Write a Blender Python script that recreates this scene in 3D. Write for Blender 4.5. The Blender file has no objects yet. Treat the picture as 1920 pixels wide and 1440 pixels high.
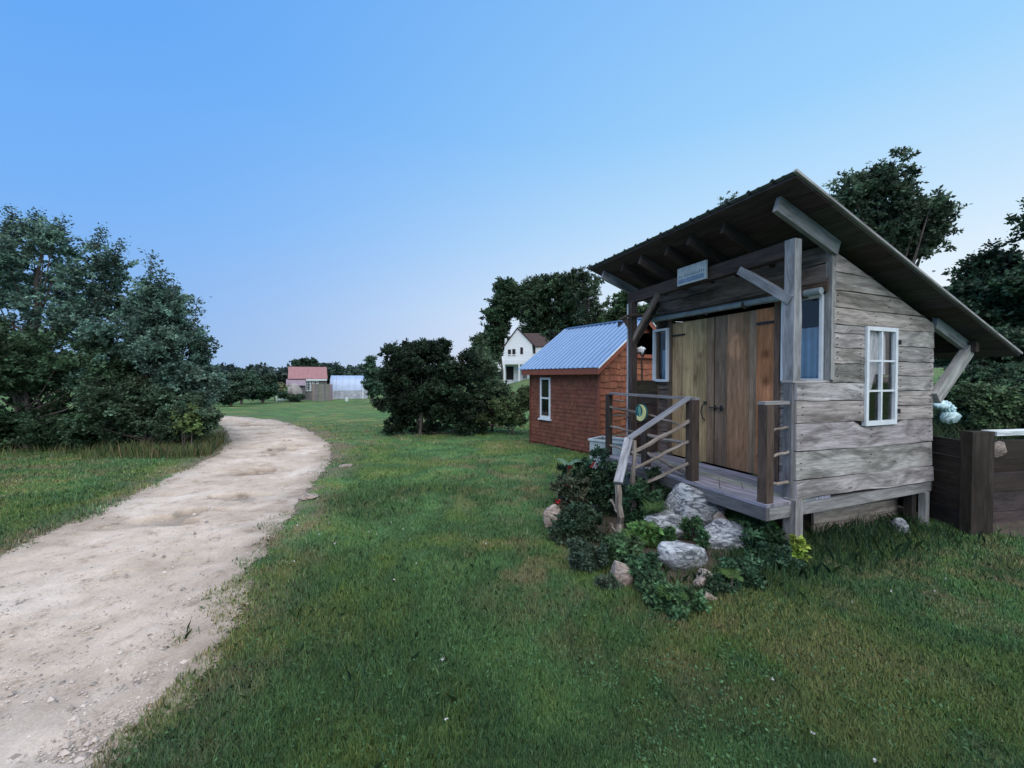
import bpy, math, random
import numpy as np
from mathutils import Vector, Matrix
R = math.radians
random.seed(7)
rng = np.random.default_rng(7)
sc = bpy.context.scene
COL = sc.collection

# ------------------------------------------------------------------ camera
H = 1.75
F = 762.0            # focal length in photo pixels (photo 1920 wide)
HOR = 707.3
cam = bpy.data.cameras.new("camera")
cam.sensor_width = 36
cam.lens = 36 * F / 1920
cam.clip_end = 3000
cam.clip_start = 0.05
camo = bpy.data.objects.new("camera", cam)
COL.objects.link(camo)
camo.location = (0, 0, H)
camo.rotation_euler = (R(90) - 0.0167, 0.0, 0)
sc.camera = camo

# ------------------------------------------------------------------ world, sun, exposure
W = bpy.data.worlds.new("World")
sc.world = W
W.use_nodes = True
nt = W.node_tree
nt.nodes.clear()
SUN_EL, SUN_AZ = R(3.0), R(62)
sky = nt.nodes.new("ShaderNodeTexSky")
sky.sky_type = 'NISHITA'
sky.sun_disc = False
sky.sun_elevation = SUN_EL
sky.sun_rotation = SUN_AZ
sky.air_density = 1.0
sky.dust_density = 0.6
sky.ozone_density = 4.0
bg = nt.nodes.new("ShaderNodeBackground")
out = nt.nodes.new("ShaderNodeOutputWorld")
SKY_STRENGTH = 0.12
bg.inputs[1].default_value = SKY_STRENGTH
# twilight colour balance of the dusk sky: elevation / azimuth gradient mixed with the physical sky
tc = nt.nodes.new("ShaderNodeTexCoord")
sep = nt.nodes.new("ShaderNodeSeparateXYZ")
nt.links.new(tc.outputs["Generated"], sep.inputs[0])
def ramp(nt, stops, interp='EASE'):
    r = nt.nodes.new("ShaderNodeValToRGB")
    r.color_ramp.interpolation = interp
    els = r.color_ramp.elements
    while len(els) > 1: els.remove(els[-1])
    els[0].position = stops[0][0]; els[0].color = (*stops[0][1], 1)
    for p, c in stops[1:]:
        e = els.new(p); e.color = (*c, 1)
    return r
def s2l(c):
    return tuple(((v / 255) / 12.92 if v / 255 < .04045 else ((v / 255 + .055) / 1.055) ** 2.4) for v in c)
K = 1 / SKY_STRENGTH
def kk(c): return tuple(v * 1.0 for v in s2l(c))
left = ramp(nt, [(0.0, kk((152, 192, 238))), (0.10, kk((146, 187, 241))), (0.30, kk((122, 181, 249))), (0.55, kk((102, 170, 249))), (1.0, kk((90, 156, 240)))], 'LINEAR')
right = ramp(nt, [(0.0, kk((246, 240, 244))), (0.15, kk((232, 243, 252))), (0.32, kk((196, 228, 253))), (0.5, kk((158, 212, 254))), (1.0, kk((118, 180, 250)))], 'LINEAR')
nt.links.new(sep.outputs[2], left.inputs[0]); nt.links.new(sep.outputs[2], right.inputs[0])
azv = nt.nodes.new("ShaderNodeVectorMath"); azv.operation = 'DOT_PRODUCT'
azv.inputs[1].default_value = (math.sin(R(64)), math.cos(R(64)), 0)
nt.links.new(tc.outputs["Generated"], azv.inputs[0])
mr = nt.nodes.new("ShaderNodeMapRange"); mr.interpolation_type = 'SMOOTHSTEP'
mr.inputs[1].default_value = -0.45; mr.inputs[2].default_value = 0.95
nt.links.new(azv.outputs["Value"], mr.inputs[0])
mx = nt.nodes.new("ShaderNodeMix"); mx.data_type = 'RGBA'
nt.links.new(mr.outputs[0], mx.inputs[0]); nt.links.new(left.outputs[0], mx.inputs[6]); nt.links.new(right.outputs[0], mx.inputs[7])
scl = nt.nodes.new("ShaderNodeVectorMath"); scl.operation = 'SCALE'; scl.inputs[3].default_value = K * 0.61
nt.links.new(mx.outputs[2], scl.inputs[0])
mx2 = nt.nodes.new("ShaderNodeMix"); mx2.data_type = 'RGBA'; mx2.inputs[0].default_value = 0.9
nt.links.new(sky.outputs[0], mx2.inputs[6]); nt.links.new(scl.outputs[0], mx2.inputs[7])
nt.links.new(mx2.outputs[2], bg.inputs[0]); nt.links.new(bg.outputs[0], out.inputs[0])

sl = bpy.data.lights.new("sun", 'SUN')
sl.energy = 2.45
sl.angle = R(90)          # the sun is down: the bright afterglow acts as one very wide soft source
sl.color = (1.0, 0.89, 0.76)
so = bpy.data.objects.new("sun", sl); COL.objects.link(so)
so.rotation_euler = Vector((-0.10, 0.50, -0.86)).to_track_quat('-Z', 'Y').to_euler()
sc.view_settings.view_transform = 'Standard'
sc.view_settings.look = 'None'
sc.view_settings.exposure = 0.80
sc.view_settings.gamma = 1
sc.render.engine = 'CYCLES'
sc.cycles.max_bounces = 6
sc.cycles.transparent_max_bounces = 12

# ------------------------------------------------------------------ terrain function and pixel helpers
def sstep(a, b, x):
    t = np.clip((x - a) / (b - a), 0, 1); return t * t * (3 - 2 * t)
def terr(x, y):
    x = np.asarray(x, float); y = np.asarray(y, float)
    z = -0.75 * sstep(12, 46, y) * sstep(6, -6, x)
    z = z + 1.9 * sstep(14, 75, y) * sstep(-8, 6, x)
    z = z + 1.5 * sstep(8, 30, x) * sstep(3, 14, y)
    z = z + 0.03 * np.sin(x * 0.9 + 1) * np.cos(y * 0.7) * sstep(2.5, 8, y)
    z = z + 0.6 * sstep(90, 300, y)
    return z
def gp(px, py):
    """ground point seen at photo pixel"""
    tx = (px - 960) / F; tz = (HOR - py) / F
    y = 1.0
    for i in range(4000):
        if H + tz * y <= terr(tx * y, y): break
        y += 0.02 if y < 30 else .1
    return float(tx * y), float(y)
def at(px, py, d):
    return Vector(((px - 960) / F * d, d, H + (HOR - py) / F * d))
def sz(npx, d): return npx / F * d

# ------------------------------------------------------------------ object helpers
def tag(o, label=None, cat=None, group=None, kind=None):
    if label: o["label"] = label
    if cat: o["category"] = cat
    if group: o["group"] = group
    if kind: o["kind"] = kind
    return o
def empty(name, loc=(0, 0, 0), rz=0, label=None, cat=None, group=None):
    o = bpy.data.objects.new(name, None); COL.objects.link(o)
    o.location = loc; o.rotation_euler = (0, 0, rz)
    o.empty_display_size = 0.2
    return tag(o, label, cat, group)
def link(name, me, mat, parent=None, smooth=False):
    me.materials.append(mat)
    if smooth: me.polygons.foreach_set("use_smooth", [True] * len(me.polygons))
    o = bpy.data.objects.new(name, me); COL.objects.link(o)
    if parent: o.parent = parent
    return o

class MB:
    """collects boxes, beams, tubes with UVs in metres (u along the grain) and a per-face tint"""
    def __init__(s): s.v = []; s.f = []; s.uv = []; s.c = []
    def face(s, pts, uvs=None, tint=(1, 1, 1)):
        i = len(s.v); s.v += [tuple(p) for p in pts]
        s.f.append(tuple(range(i, i + len(pts))))
        s.uv += (uvs if uvs else [(p[0], p[1]) for p in pts])
        if isinstance(tint[0], (tuple, list)): s.c += [tuple(t) for t in tint]
        else: s.c += [tuple(tint)] * len(pts)
    def obox(s, o, ex, ey, ez, tint=(1, 1, 1), jit=0.0):
        """oriented box: corner o and three edge vectors; grain along the longest"""
        o = Vector(o); E = [Vector(ex), Vector(ey), Vector(ez)]
        L = [e.length for e in E]; g = L.index(max(L))
        off = (random.uniform(0, 50), random.uniform(0, 50))
        t = tuple(c * (1 + random.uniform(-jit, jit)) for c in tint)
        k = random.uniform(1 - jit, 1 + jit); t = tuple(c * k for c in t)
        for a in range(3):
            b, c = [(1, 2), (2, 0), (0, 1)][a]
            for side in (0, 1):
                base = o + (E[a] if side else Vector((0, 0, 0)))
                q = [(0, 0), (1, 0), (1, 1), (0, 1)]
                if not side: q = q[::-1]
                pts = [base + E[b] * x + E[c] * y for x, y in q]
                if b == g: uvs = [(x * L[b] + off[0], y * L[c] + off[1] + a * .7) for x, y in q]
                elif c == g: uvs = [(y * L[c] + off[0], x * L[b] + off[1] + a * .7) for x, y in q]
                else: uvs = [(x * L[b] * .3 + off[0], y * L[c] + off[1]) for x, y in q]
                s.face(pts, uvs, t)
    def box(s, x0, x1, y0, y1, z0, z1, tint=(1, 1, 1), jit=0.0):
        s.obox((x0, y0, z0), (x1 - x0, 0, 0), (0, y1 - y0, 0), (0, 0, z1 - z0), tint, jit)
    def beam(s, p0, p1, w, h, tint=(1, 1, 1), up=(0, 0, 1), jit=0.0):
        p0 = Vector(p0); p1 = Vector(p1); d = (p1 - p0)
        r = d.cross(Vector(up)).normalized(); u = r.cross(d).normalized()
        s.obox(p0 - r * w / 2 - u * h / 2, d, u * h, -(-r * w), tint, jit) if False else s.obox(p0 - r * w / 2 - u * h / 2, d, r * w, u * h, tint, jit)
    def tube(s, pts, rad, n=7, tint=(1, 1, 1), cap=True):
        pts = [Vector(p) for p in pts]
        if not hasattr(rad, '__len__'): rad = [rad] * len(pts)
        base = len(s.v); off = random.uniform(0, 40); rings = []
        acc = 0
        prev = None
        for i, p in enumerate(pts):
            d = (pts[min(i + 1, len(pts) - 1)] - pts[max(i - 1, 0)]).normalized()
            a = Vector((0, 0, 1)) if abs(d.z) < .9 else Vector((1, 0, 0))
            x = d.cross(a).normalized(); y = d.cross(x).normalized()
            rings.append([p + (x * math.cos(t) + y * math.sin(t)) * rad[i] for t in [k * 2 * math.pi / n for k in range(n)]])
        for i in range(len(pts) - 1):
            l = (pts[i + 1] - pts[i]).length
            for k in range(n):
                k2 = (k + 1) % n; r = rad[i]
                v0, v1 = k * 2 * math.pi * r / n, (k + 1) * 2 * math.pi * r / n
                s.face([rings[i][k], rings[i][k2], rings[i + 1][k2], rings[i + 1][k]],
                       [(acc + off, v0), (acc + off, v1), (acc + l + off, v1), (acc + l + off, v0)], tint)
            acc += l
        if cap:
            s.face(rings[0][::-1], [(0.1, .1 * k) for k in range(n)], tint)
            s.face(rings[-1], [(0.1, .1 * k) for k in range(n)], tint)
    def build(s, name, mat, parent=None, smooth=False, merge=False):
        me = bpy.data.meshes.new(name)
        me.from_pydata(s.v, [], s.f)
        uvl = me.uv_layers.new(name="UVMap")
        uvl.data.foreach_set("uv", np.array(s.uv, np.float32).ravel())
        ca = me.color_attributes.new("tint", 'FLOAT_COLOR', 'CORNER')
        c = np.ones((len(s.c), 4), np.float32); c[:, :3] = np.array(s.c, np.float32)
        ca.data.foreach_set("color", c.ravel())
        if merge:
            import bmesh
            b = bmesh.new(); b.from_mesh(me); bmesh.ops.remove_doubles(b, verts=b.verts, dist=1e-5); b.to_mesh(me); b.free()
        me.update()
        return link(name, me, mat, parent, smooth)

def np_mesh(name, V, n, cols, mat, parent=None):
    """V: (faces*n,3) unshared vertices; n verts per face; cols (faces,3)"""
    V = np.asarray(V, np.float32); nf = len(V) // n
    me = bpy.data.meshes.new(name)
    me.vertices.add(len(V)); me.vertices.foreach_set("co", V.ravel())
    me.loops.add(len(V)); me.loops.foreach_set("vertex_index", np.arange(len(V), dtype=np.int32))
    me.polygons.add(nf)
    me.polygons.foreach_set("loop_start", np.arange(0, len(V), n, dtype=np.int32))
    me.update(calc_edges=True)
    ca = me.color_attributes.new("tint", 'FLOAT_COLOR', 'POINT')
    c = np.ones((len(V), 4), np.float32); c[:, :3] = np.repeat(cols, n, axis=0)
    ca.data.foreach_set("color", c.ravel())
    return link(name, me, mat, parent)

# ------------------------------------------------------------------ materials
def newmat(name):
    m = bpy.data.materials.new(name); m.use_nodes = True
    nt = m.node_tree; b = nt.nodes["Principled BSDF"]
    return m, nt, b
def N(nt, t, **kw):
    n = nt.nodes.new(t)
    for k, v in kw.items(): setattr(n, k, v)
    return n
def mixc(nt, mode, fac, a, b):
    m = nt.nodes.new("ShaderNodeMix"); m.data_type = 'RGBA'; m.blend_type = mode
    for i, v in ((0, fac), (6, a), (7, b)):
        if hasattr(v, "node"): nt.links.new(v, m.inputs[i])
        elif i == 0: m.inputs[0].default_value = v
        else: m.inputs[i].default_value = (*v, 1)
    return m.outputs[2]
def noise(nt, vec, scale, detail=4, rough=.55, dist=0):
    n = nt.nodes.new("ShaderNodeTexNoise"); n.inputs["Scale"].default_value = scale
    n.inputs["Detail"].default_value = detail; n.inputs["Roughness"].default_value = rough; n.inputs["Distortion"].default_value = dist
    if vec is not None: nt.links.new(vec, n.inputs["Vector"])
    return n
def mapping(nt, vec, scale):
    m = nt.nodes.new("ShaderNodeMapping"); m.inputs["Scale"].default_value = scale
    nt.links.new(vec, m.inputs["Vector"]); return m.outputs[0]
def bump(nt, b, h, strength=.3, dist=.01):
    n = nt.nodes.new("ShaderNodeBump"); n.inputs["Strength"].default_value = strength; n.inputs["Distance"].default_value = dist
    nt.links.new(h, n.inputs["Height"]); nt.links.new(n.outputs[0], b.inputs["Normal"])
def math_(nt, op, a, b=None):
    n = nt.nodes.new("ShaderNodeMath"); n.operation = op
    for i, v in ((0, a), (1, b)):
        if v is None: continue
        if hasattr(v, "node"): nt.links.new(v, n.inputs[i])
        else: n.inputs[i].default_value = v
    return n.outputs[0]

def wood(name, dark, mid, light, rough=.85, knots=1.0, stain=0.5):
    m, nt, b = newmat(name)
    uv = N(nt, "ShaderNodeUVMap").outputs[0]
    att = N(nt, "ShaderNodeAttribute", attribute_name="tint").outputs[0]
    # knot field
    kv = mapping(nt, uv, (1.5, 4.2, 1))
    vor = N(nt, "ShaderNodeTexVoronoi"); vor.inputs["Scale"].default_value = 1.0; nt.links.new(kv, vor.inputs["Vector"])
    kd = vor.outputs["Distance"]
    infl = N(nt, "ShaderNodeMapRange"); infl.inputs[1].default_value = 0.0; infl.inputs[2].default_value = 0.38
    infl.inputs[3].default_value = 1.0; infl.inputs[4].default_value = 0.0; nt.links.new(kd, infl.inputs[0])
    sepn = N(nt, "ShaderNodeSeparateXYZ"); nt.links.new(uv, sepn.inputs[0])
    comb = N(nt, "ShaderNodeCombineXYZ")
    nt.links.new(math_(nt, 'MULTIPLY', sepn.outputs[0], 1.6), comb.inputs[0])
    vv = math_(nt, 'ADD', math_(nt, 'MULTIPLY', sepn.outputs[1], 26.0), math_(nt, 'MULTIPLY', infl.outputs[0], 3.0 * knots))
    nt.links.new(vv, comb.inputs[1])
    g1 = noise(nt, comb.outputs[0], 1.0, 5, .6, .3)
    g2 = noise(nt, mapping(nt, uv, (7, 190, 1)), 1.0, 3, .6)
    big = noise(nt, mapping(nt, uv, (1.6, 5.5, 1)), 1.0, 5, .6, .8)
    r = ramp(nt, [(0.32, dark), (0.5, mid), (0.68, light)], 'LINEAR')
    s = math_(nt, 'ADD', math_(nt, 'MULTIPLY', g1.outputs[0], .5), math_(nt, 'MULTIPLY', g2.outputs[0], .5))
    nt.links.new(s, r.inputs[0])
    c = mixc(nt, 'MULTIPLY', 1.0, r.outputs[0], att)
    # stains
    sr = ramp(nt, [(0.36, (1 - .62 * stain,) * 3), (0.55, (1.18, 1.18, 1.2))], 'LINEAR'); nt.links.new(big.outputs[0], sr.inputs[0])
    c = mixc(nt, 'MULTIPLY', 1.0, c, sr.outputs[0])
    kr = ramp(nt, [(0.0, (.30, .25, .22)), (0.035, (.5, .44, .4)), (0.08, (1, 1, 1))], 'LINEAR'); nt.links.new(kd, kr.inputs[0])
    c = mixc(nt, 'MULTIPLY', min(1, knots), c, kr.outputs[0])
    nt.links.new(c, b.inputs["Base Color"])
    b.inputs["Roughness"].default_value = rough
    b.inputs["Specular IOR Level"].default_value = 0.25
    bump(nt, b, s, .55, .006)
    return m
def simple(name, col, rough=.7, var=.15, scale=6, spec=.3, metal=0, bmp=.15, usetint=True):
    m, nt, b = newmat(name)
    tcn = N(nt, "ShaderNodeTexCoord").outputs["Object"]
    n = noise(nt, tcn, scale, 5, .6)
    r = ramp(nt, [(0.3, tuple(c * (1 - var) for c in col)), (0.7, tuple(min(1, c * (1 + var)) for c in col))], 'LINEAR')
    nt.links.new(n.outputs[0], r.inputs[0]); c = r.outputs[0]
    if usetint:
        att = N(nt, "ShaderNodeAttribute", attribute_name="tint").outputs[0]
        c = mixc(nt, 'MULTIPLY', 1.0, c, att)
    nt.links.new(c, b.inputs["Base Color"])
    b.inputs["Roughness"].default_value = rough; b.inputs["Specular IOR Level"].default_value = spec; b.inputs["Metallic"].default_value = metal
    n2 = noise(nt, tcn, scale * 8, 4, .6)
    bump(nt, b, n2.outputs[0], bmp, .01)
    return m
def leafmat(name, col, rough=.6, trans=.25):
    m, nt, b = newmat(name)
    att = N(nt, "ShaderNodeAttribute", attribute_name="tint").outputs[0]
    c = mixc(nt, 'MULTIPLY', 1.0, att, col)
    nt.links.new(c, b.inputs["Base Color"]); b.inputs["Roughness"].default_value = rough
    b.inputs["Specular IOR Level"].default_value = .25
    if trans:
        t = N(nt, "ShaderNodeBsdfTranslucent"); nt.links.new(c, t.inputs[0])
        ms = N(nt, "ShaderNodeMixShader"); ms.inputs[0].default_value = trans
        o = nt.nodes["Material Output"]
        nt.links.new(b.outputs[0], ms.inputs[1]); nt.links.new(t.outputs[0], ms.inputs[2]); nt.links.new(ms.outputs[0], o.inputs[0])
    return m
M = {}
M['siding'] = wood("weathered_siding", (.085, .077, .073), (.275, .262, .252), (.50, .485, .48), stain=.75)
M['grey'] = wood("grey_timber", (.115, .115, .112), (.245, .25, .247), (.41, .42, .42), knots=.5)
M['dark'] = wood("dark_timber", (.030, .023, .019), (.062, .049, .041), (.105, .085, .075), knots=.5)
M['brown'] = wood("brown_boards", (.05, .036, .026), (.105, .078, .056), (.17, .128, .095), knots=.6)
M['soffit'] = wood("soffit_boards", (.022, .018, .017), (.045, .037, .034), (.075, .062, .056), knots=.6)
M['door'] = wood("door_boards", (.16, .115, .075), (.29, .225, .155), (.45, .36, .255), knots=.35, stain=.35)
M['bark'] = wood("bark", (.05, .042, .036), (.11, .092, .08), (.2, .18, .16), knots=.6)
M['birch'] = wood("birch_bark", (.06, .05, .042), (.20, .17, .14), (.44, .41, .37), knots=1.0, stain=.8)
M['white'] = simple("white_paint", (.62, .68, .72), .5, .1, 9)
M['whitewall'] = simple("white_clapboard", (.62, .66, .68), .7, .05, 3)
M['shingle'] = simple("orange_shingle", (.27, .098, .056), .8, .28, 7, bmp=.4)
M['redtrim'] = simple("red_trim", (.20, .07, .048), .7, .15, 6)
M['bluemetal'] = simple("blue_grey_roof_metal", (.145, .25, .41), .45, .06, 2, spec=.6, metal=.25, bmp=.03)
M['roofmetal'] = simple("galvanised_roofing", (.12, .15, .16), .55, .2, 4, spec=.4, metal=.3)
M['pinkroof'] = simple("faded_red_roof", (.30, .16, .165), .7, .12, 3)
M['darkroof'] = simple("dark_brown_roof", (.055, .038, .036), .8, .15, 3)
M['iron'] = simple("black_iron", (.02, .02, .022), .55, .2, 20, spec=.4)
M['pipe'] = simple("pale_pole", (.24, .29, .31), .5, .25, 9)
M['curtain'] = simple("pale_blue_cloth", (.56, .72, .86), .85, .08, 8, spec=.1)
M['curtain2'] = simple("white_sheer_cloth", (.88, .91, .93), .85, .08, 8, spec=.1)
M['dim'] = simple("dark_interior", (.012, .011, .012), .9, .2, 4)
M['greywall'] = simple("grey_board_wall", (.17, .165, .17), .85, .18, 3)
M['poly'] = simple("greenhouse_film", (.30, .40, .56), .35, .1, 1.5, spec=.5)
M['poly2'] = simple("cloudy_film", (.34, .37, .43), .5, .3, 2.5, spec=.4)
M['tub'] = simple("pale_metal_tub", (.36, .42, .43), .5, .2, 6)
M['soil'] = simple("bare_soil", (.075, .062, .05), .95, .35, 4, bmp=.8)
M['plastic'] = simple("pale_plastic", (.42, .60, .62), .45, .25, 10, spec=.5, usetint=False)
M['leaf'] = leafmat("leaves", (1, 1, 1))
M['petal'] = leafmat("petals", (1, 1, 1), .5, .1)
# glass
m, nt_, b_ = newmat("window_glass")
b_.inputs["Base Color"].default_value = (.02, .025, .03, 1); b_.inputs["Roughness"].default_value = .06
tr = N(nt_, "ShaderNodeBsdfTransparent"); fr = N(nt_, "ShaderNodeFresnel"); fr.inputs[0].default_value = 1.5
gl = N(nt_, "ShaderNodeBsdfGlossy"); gl.inputs["Roughness"].default_value = .04
ms = N(nt_, "ShaderNodeMixShader"); nt_.links.new(math_(nt_, 'ADD', fr.outputs[0], .02), ms.inputs[0])
nt_.links.new(tr.outputs[0], ms.inputs[1]); nt_.links.new(gl.outputs[0], ms.inputs[2]); nt_.links.new(ms.outputs[0], nt_.nodes["Material Output"].inputs[0])
M['glass'] = m
# stone
def stonemat(name, dark, light, warm):
    m, nt, b = newmat(name)
    oc = N(nt, "ShaderNodeTexCoord").outputs["Object"]
    st = noise(nt, mapping(nt, oc, (5, 12, 16)), 1.3, 8, .65, 1.6)
    r = ramp(nt, [(.40, dark), (.5, tuple((a + b_) / 2 for a, b_ in zip(dark, light))), (.62, light)], 'LINEAR'); nt.links.new(st.outputs[0], r.inputs[0])
    w = noise(nt, oc, 3.5, 3); wr = ramp(nt, [(.5, (1, 1, 1)), (.7, warm)], 'LINEAR'); nt.links.new(w.outputs[0], wr.inputs[0])
    c = mixc(nt, 'MULTIPLY', .8, r.outputs[0], wr.outputs[0]); nt.links.new(c, b.inputs["Base Color"])
    b.inputs["Roughness"].default_value = .8
    f = noise(nt, oc, 40, 5); bump(nt, b, math_(nt, 'ADD', st.outputs[0], math_(nt, 'MULTIPLY', f.outputs[0], .3)), .8, .02)
    return m
M['stone'] = stonemat("veined_stone", (.06, .072, .085), (.44, .48, .51), (.70, .66, .60))
M['stonew'] = stonemat("warm_stone", (.16, .13, .11), (.42, .36, .31), (.8, .7, .62))

# ---- ground palette shared by the ground and the grass blades (world position)
def ground_colour(nt, vec):
    n1 = noise(nt, vec, .55, 4, .6, .4)       # large patches
    n2 = noise(nt, vec, 2.2, 4, .6)           # small patches
    n3 = noise(nt, mapping(nt, vec, (1, 1, 1)), .23, 3, .5)
    a = ramp(nt, [(.34, (.155, .205, .078)), (.43, (.105, .185, .060)), (.50, (.068, .142, .062)), (.57, (.095, .205, .080)), (.66, (.140, .215, .070))], 'LINEAR'); nt.links.new(n1.outputs[0], a.inputs[0])
    br = ramp(nt, [(.46, (0, 0, 0)), (.62, (1, 1, 1))], 'LINEAR'); nt.links.new(n2.outputs[0], br.inputs[0])
    br2 = ramp(nt, [(.44, (0, 0, 0)), (.53, (1, 1, 1))], 'LINEAR'); nt.links.new(n3.outputs[0], br2.inputs[0])
    fac = math_(nt, 'MULTIPLY', math_(nt, 'MULTIPLY', br.outputs[0], br2.outputs[0]), .48)
    return mixc(nt, 'MIX', fac, a.outputs[0], (.26, .195, .125))
m, nt_, b_ = newmat("lawn_ground")
gv = N(nt_, "ShaderNodeNewGeometry").outputs["Position"]
gc = ground_colour(nt_, gv)
fine = noise(nt_, gv, 38, 6, .7)
fr_ = ramp(nt_, [(.3, (.45, .45, .42)), (.7, (1.3, 1.3, 1.25))], 'LINEAR'); nt_.links.new(fine.outputs[0], fr_.inputs[0])
gc = mixc(nt_, 'MULTIPLY', 1, gc, fr_.outputs[0])
med = noise(nt_, mapping(nt_, gv, (1, 2.2, 1)), 1.1, 5, .65)
md_ = ramp(nt_, [(.3, (.72, .74, .70)), (.7, (1.25, 1.22, 1.2))], 'LINEAR'); nt_.links.new(med.outputs[0], md_.inputs[0])
gc = mixc(nt_, 'MULTIPLY', 1, gc, md_.outputs[0])
vatt = N(nt_, 'ShaderNodeAttribute', attribute_name='verge').outputs['Fac']; gc = mixc(nt_, 'MIX', vatt, gc, (.17, .135, .105))
nt_.links.new(gc, b_.inputs["Base Color"]); b_.inputs["Roughness"].default_value = .9; b_.inputs["Specular IOR Level"].default_value = .1
bump(nt_, b_, fine.outputs[0], .7, .03)
M['ground'] = m
m, nt_, b_ = newmat("grass_blades")
gv = N(nt_, "ShaderNodeNewGeometry").outputs["Position"]
gc = ground_colour(nt_, gv)
att = N(nt_, "ShaderNodeAttribute", attribute_name="tint").outputs[0]
gc = mixc(nt_, 'MULTIPLY', 1, gc, att)
nt_.links.new(gc, b_.inputs["Base Color"]); b_.inputs["Roughness"].default_value = .55; b_.inputs["Specular IOR Level"].default_value = .3
M['blades'] = m
# road
m, nt_, b_ = newmat("dirt_road")
gv = N(nt_, "ShaderNodeNewGeometry").outputs["Position"]
uvn = N(nt_, "ShaderNodeUVMap").outputs[0]
a1 = noise(nt_, gv, 1.1, 5, .6); a2 = noise(nt_, gv, 75, 6, .8); a3 = noise(nt_, gv, 3.6, 8, .78)
r1 = ramp(nt_, [(.3, (.42, .355, .29)), (.5, (.54, .475, .405)), (.7, (.64, .59, .53))], 'LINEAR'); nt_.links.new(a1.outputs[0], r1.inputs[0])
r2 = ramp(nt_, [(.25, (.70, .68, .66)), (.7, (1.16, 1.16, 1.16))], 'LINEAR'); nt_.links.new(a2.outputs[0], r2.inputs[0])
r3 = ramp(nt_, [(.36, (.60, .55, .50)), (.45, (.93, .91, .89)), (.62, (1.06, 1.06, 1.06))], 'LINEAR'); nt_.links.new(a3.outputs[0], r3.inputs[0])
c = mixc(nt_, 'MULTIPLY', 1, r1.outputs[0], r2.outputs[0]); c = mixc(nt_, 'MULTIPLY', 1, c, r3.outputs[0])
att = N(nt_, "ShaderNodeAttribute", attribute_name="tint").outputs[0]
c = mixc(nt_, 'MULTIPLY', 1, c, att)
nt_.links.new(c, b_.inputs["Base Color"]); b_.inputs["Roughness"].default_value = .95; b_.inputs["Specular IOR Level"].default_value = .1
bump(nt_, b_, math_(nt_, 'ADD', a3.outputs[0], math_(nt_, 'MULTIPLY', a2.outputs[0], .35)), .6, .03)
# ragged edges: dirt thins out into the turf
sx = N(nt_, "ShaderNodeSeparateXYZ"); nt_.links.new(uvn, sx.inputs[0])
e1 = noise(nt_, gv, 2.6, 6, .75); e2 = noise(nt_, gv, 45, 2)
th = math_(nt_, 'ADD', math_(nt_, 'MULTIPLY', e1.outputs[0], .62), math_(nt_, 'MULTIPLY', e2.outputs[0], .30))
al = math_(nt_, 'GREATER_THAN', sx.outputs[0], math_(nt_, 'SUBTRACT', th, .12))
nt_.links.new(al, b_.inputs["Alpha"])
M['road'] = m

# ------------------------------------------------------------------ road layout
LE = [(0, 1050), (92, 1009), (220, 950), (321, 901), (413, 856), (440, 830), (431, 807), (412, 794), (360, 787), (250, 783)]
RE = [(190, 1440), (228, 1395), (292, 1325), (350, 1262), (390, 1193), (412, 1128), (436, 1080), (480, 1023), (516, 985), (545, 940), (575, 908), (606, 867), (610, 836), (568, 807), (509, 788), (430, 781), (330, 777)]
LEw = [(-9.5, .2), (-5.6, 2.3)] + [gp(*p) for p in LE]
REw = [(-2.9, -3.5), (-2.25, 0.0), (-2.0, 1.2)] + [gp(*p) for p in RE]
def resamp(P, n):
    P = np.array(P); d = np.r_[0, np.cumsum(np.hypot(*np.diff(P, axis=0).T))]; d /= d[-1]
    t = np.linspace(0, 1, n); Q = np.c_[np.interp(t, d, P[:, 0]), np.interp(t, d, P[:, 1])]
    for _ in range(14):
        Q[1:-1] = (Q[:-2] + 2 * Q[1:-1] + Q[2:]) / 4
    return Q
LEw = [(-9.8, -3.5)] + LEw
EXT = 0.42
nL = 900
Lr, Rr = resamp(LEw, nL), resamp(REw, nL)
# point in road polygon
poly = np.r_[Lr, Rr[::-1]]
def inpoly(x, y, P):
    x = np.asarray(x); y = np.asarray(y); c = np.zeros(x.shape, bool); n = len(P)
    x0, y0 = P[-1]
    for x1, y1 in P:
        if y1 != y0:
            cond = ((y1 > y) != (y0 > y)) & (x < (x0 - x1) * (y - y1) / (y0 - y1) + x1)
            c ^= cond
        x0, y0 = x1, y1
    return c
edge = np.r_[Lr[::4], Rr[::4]]
def edgedist(x, y):
    d = np.full(x.shape, 1e9)
    for ex, ey in edge: d = np.minimum(d, (x - ex) ** 2 + (y - ey) ** 2)
    return np.sqrt(d)

# value noise in numpy
_perm = rng.random((256, 256))
def vnoise(x, y, s=1.0, oct=3):
    r = 0; a = 1; t = 0
    for o in range(oct):
        X = x * s * 2 ** o + 17.3 * o; Y = y * s * 2 ** o + 9.1 * o
        xi = np.floor(X).astype(int); yi = np.floor(Y).astype(int); fx = X - xi; fy = Y - yi
        fx = fx * fx * (3 - 2 * fx); fy = fy * fy * (3 - 2 * fy)
        g = lambda i, j: _perm[(xi + i) & 255, (yi + j) & 255]
        v = (g(0, 0) * (1 - fx) + g(1, 0) * fx) * (1 - fy) + (g(0, 1) * (1 - fx) + g(1, 1) * fx) * fy
        r = r + a * v; t += a; a *= .5
    return r / t

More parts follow.
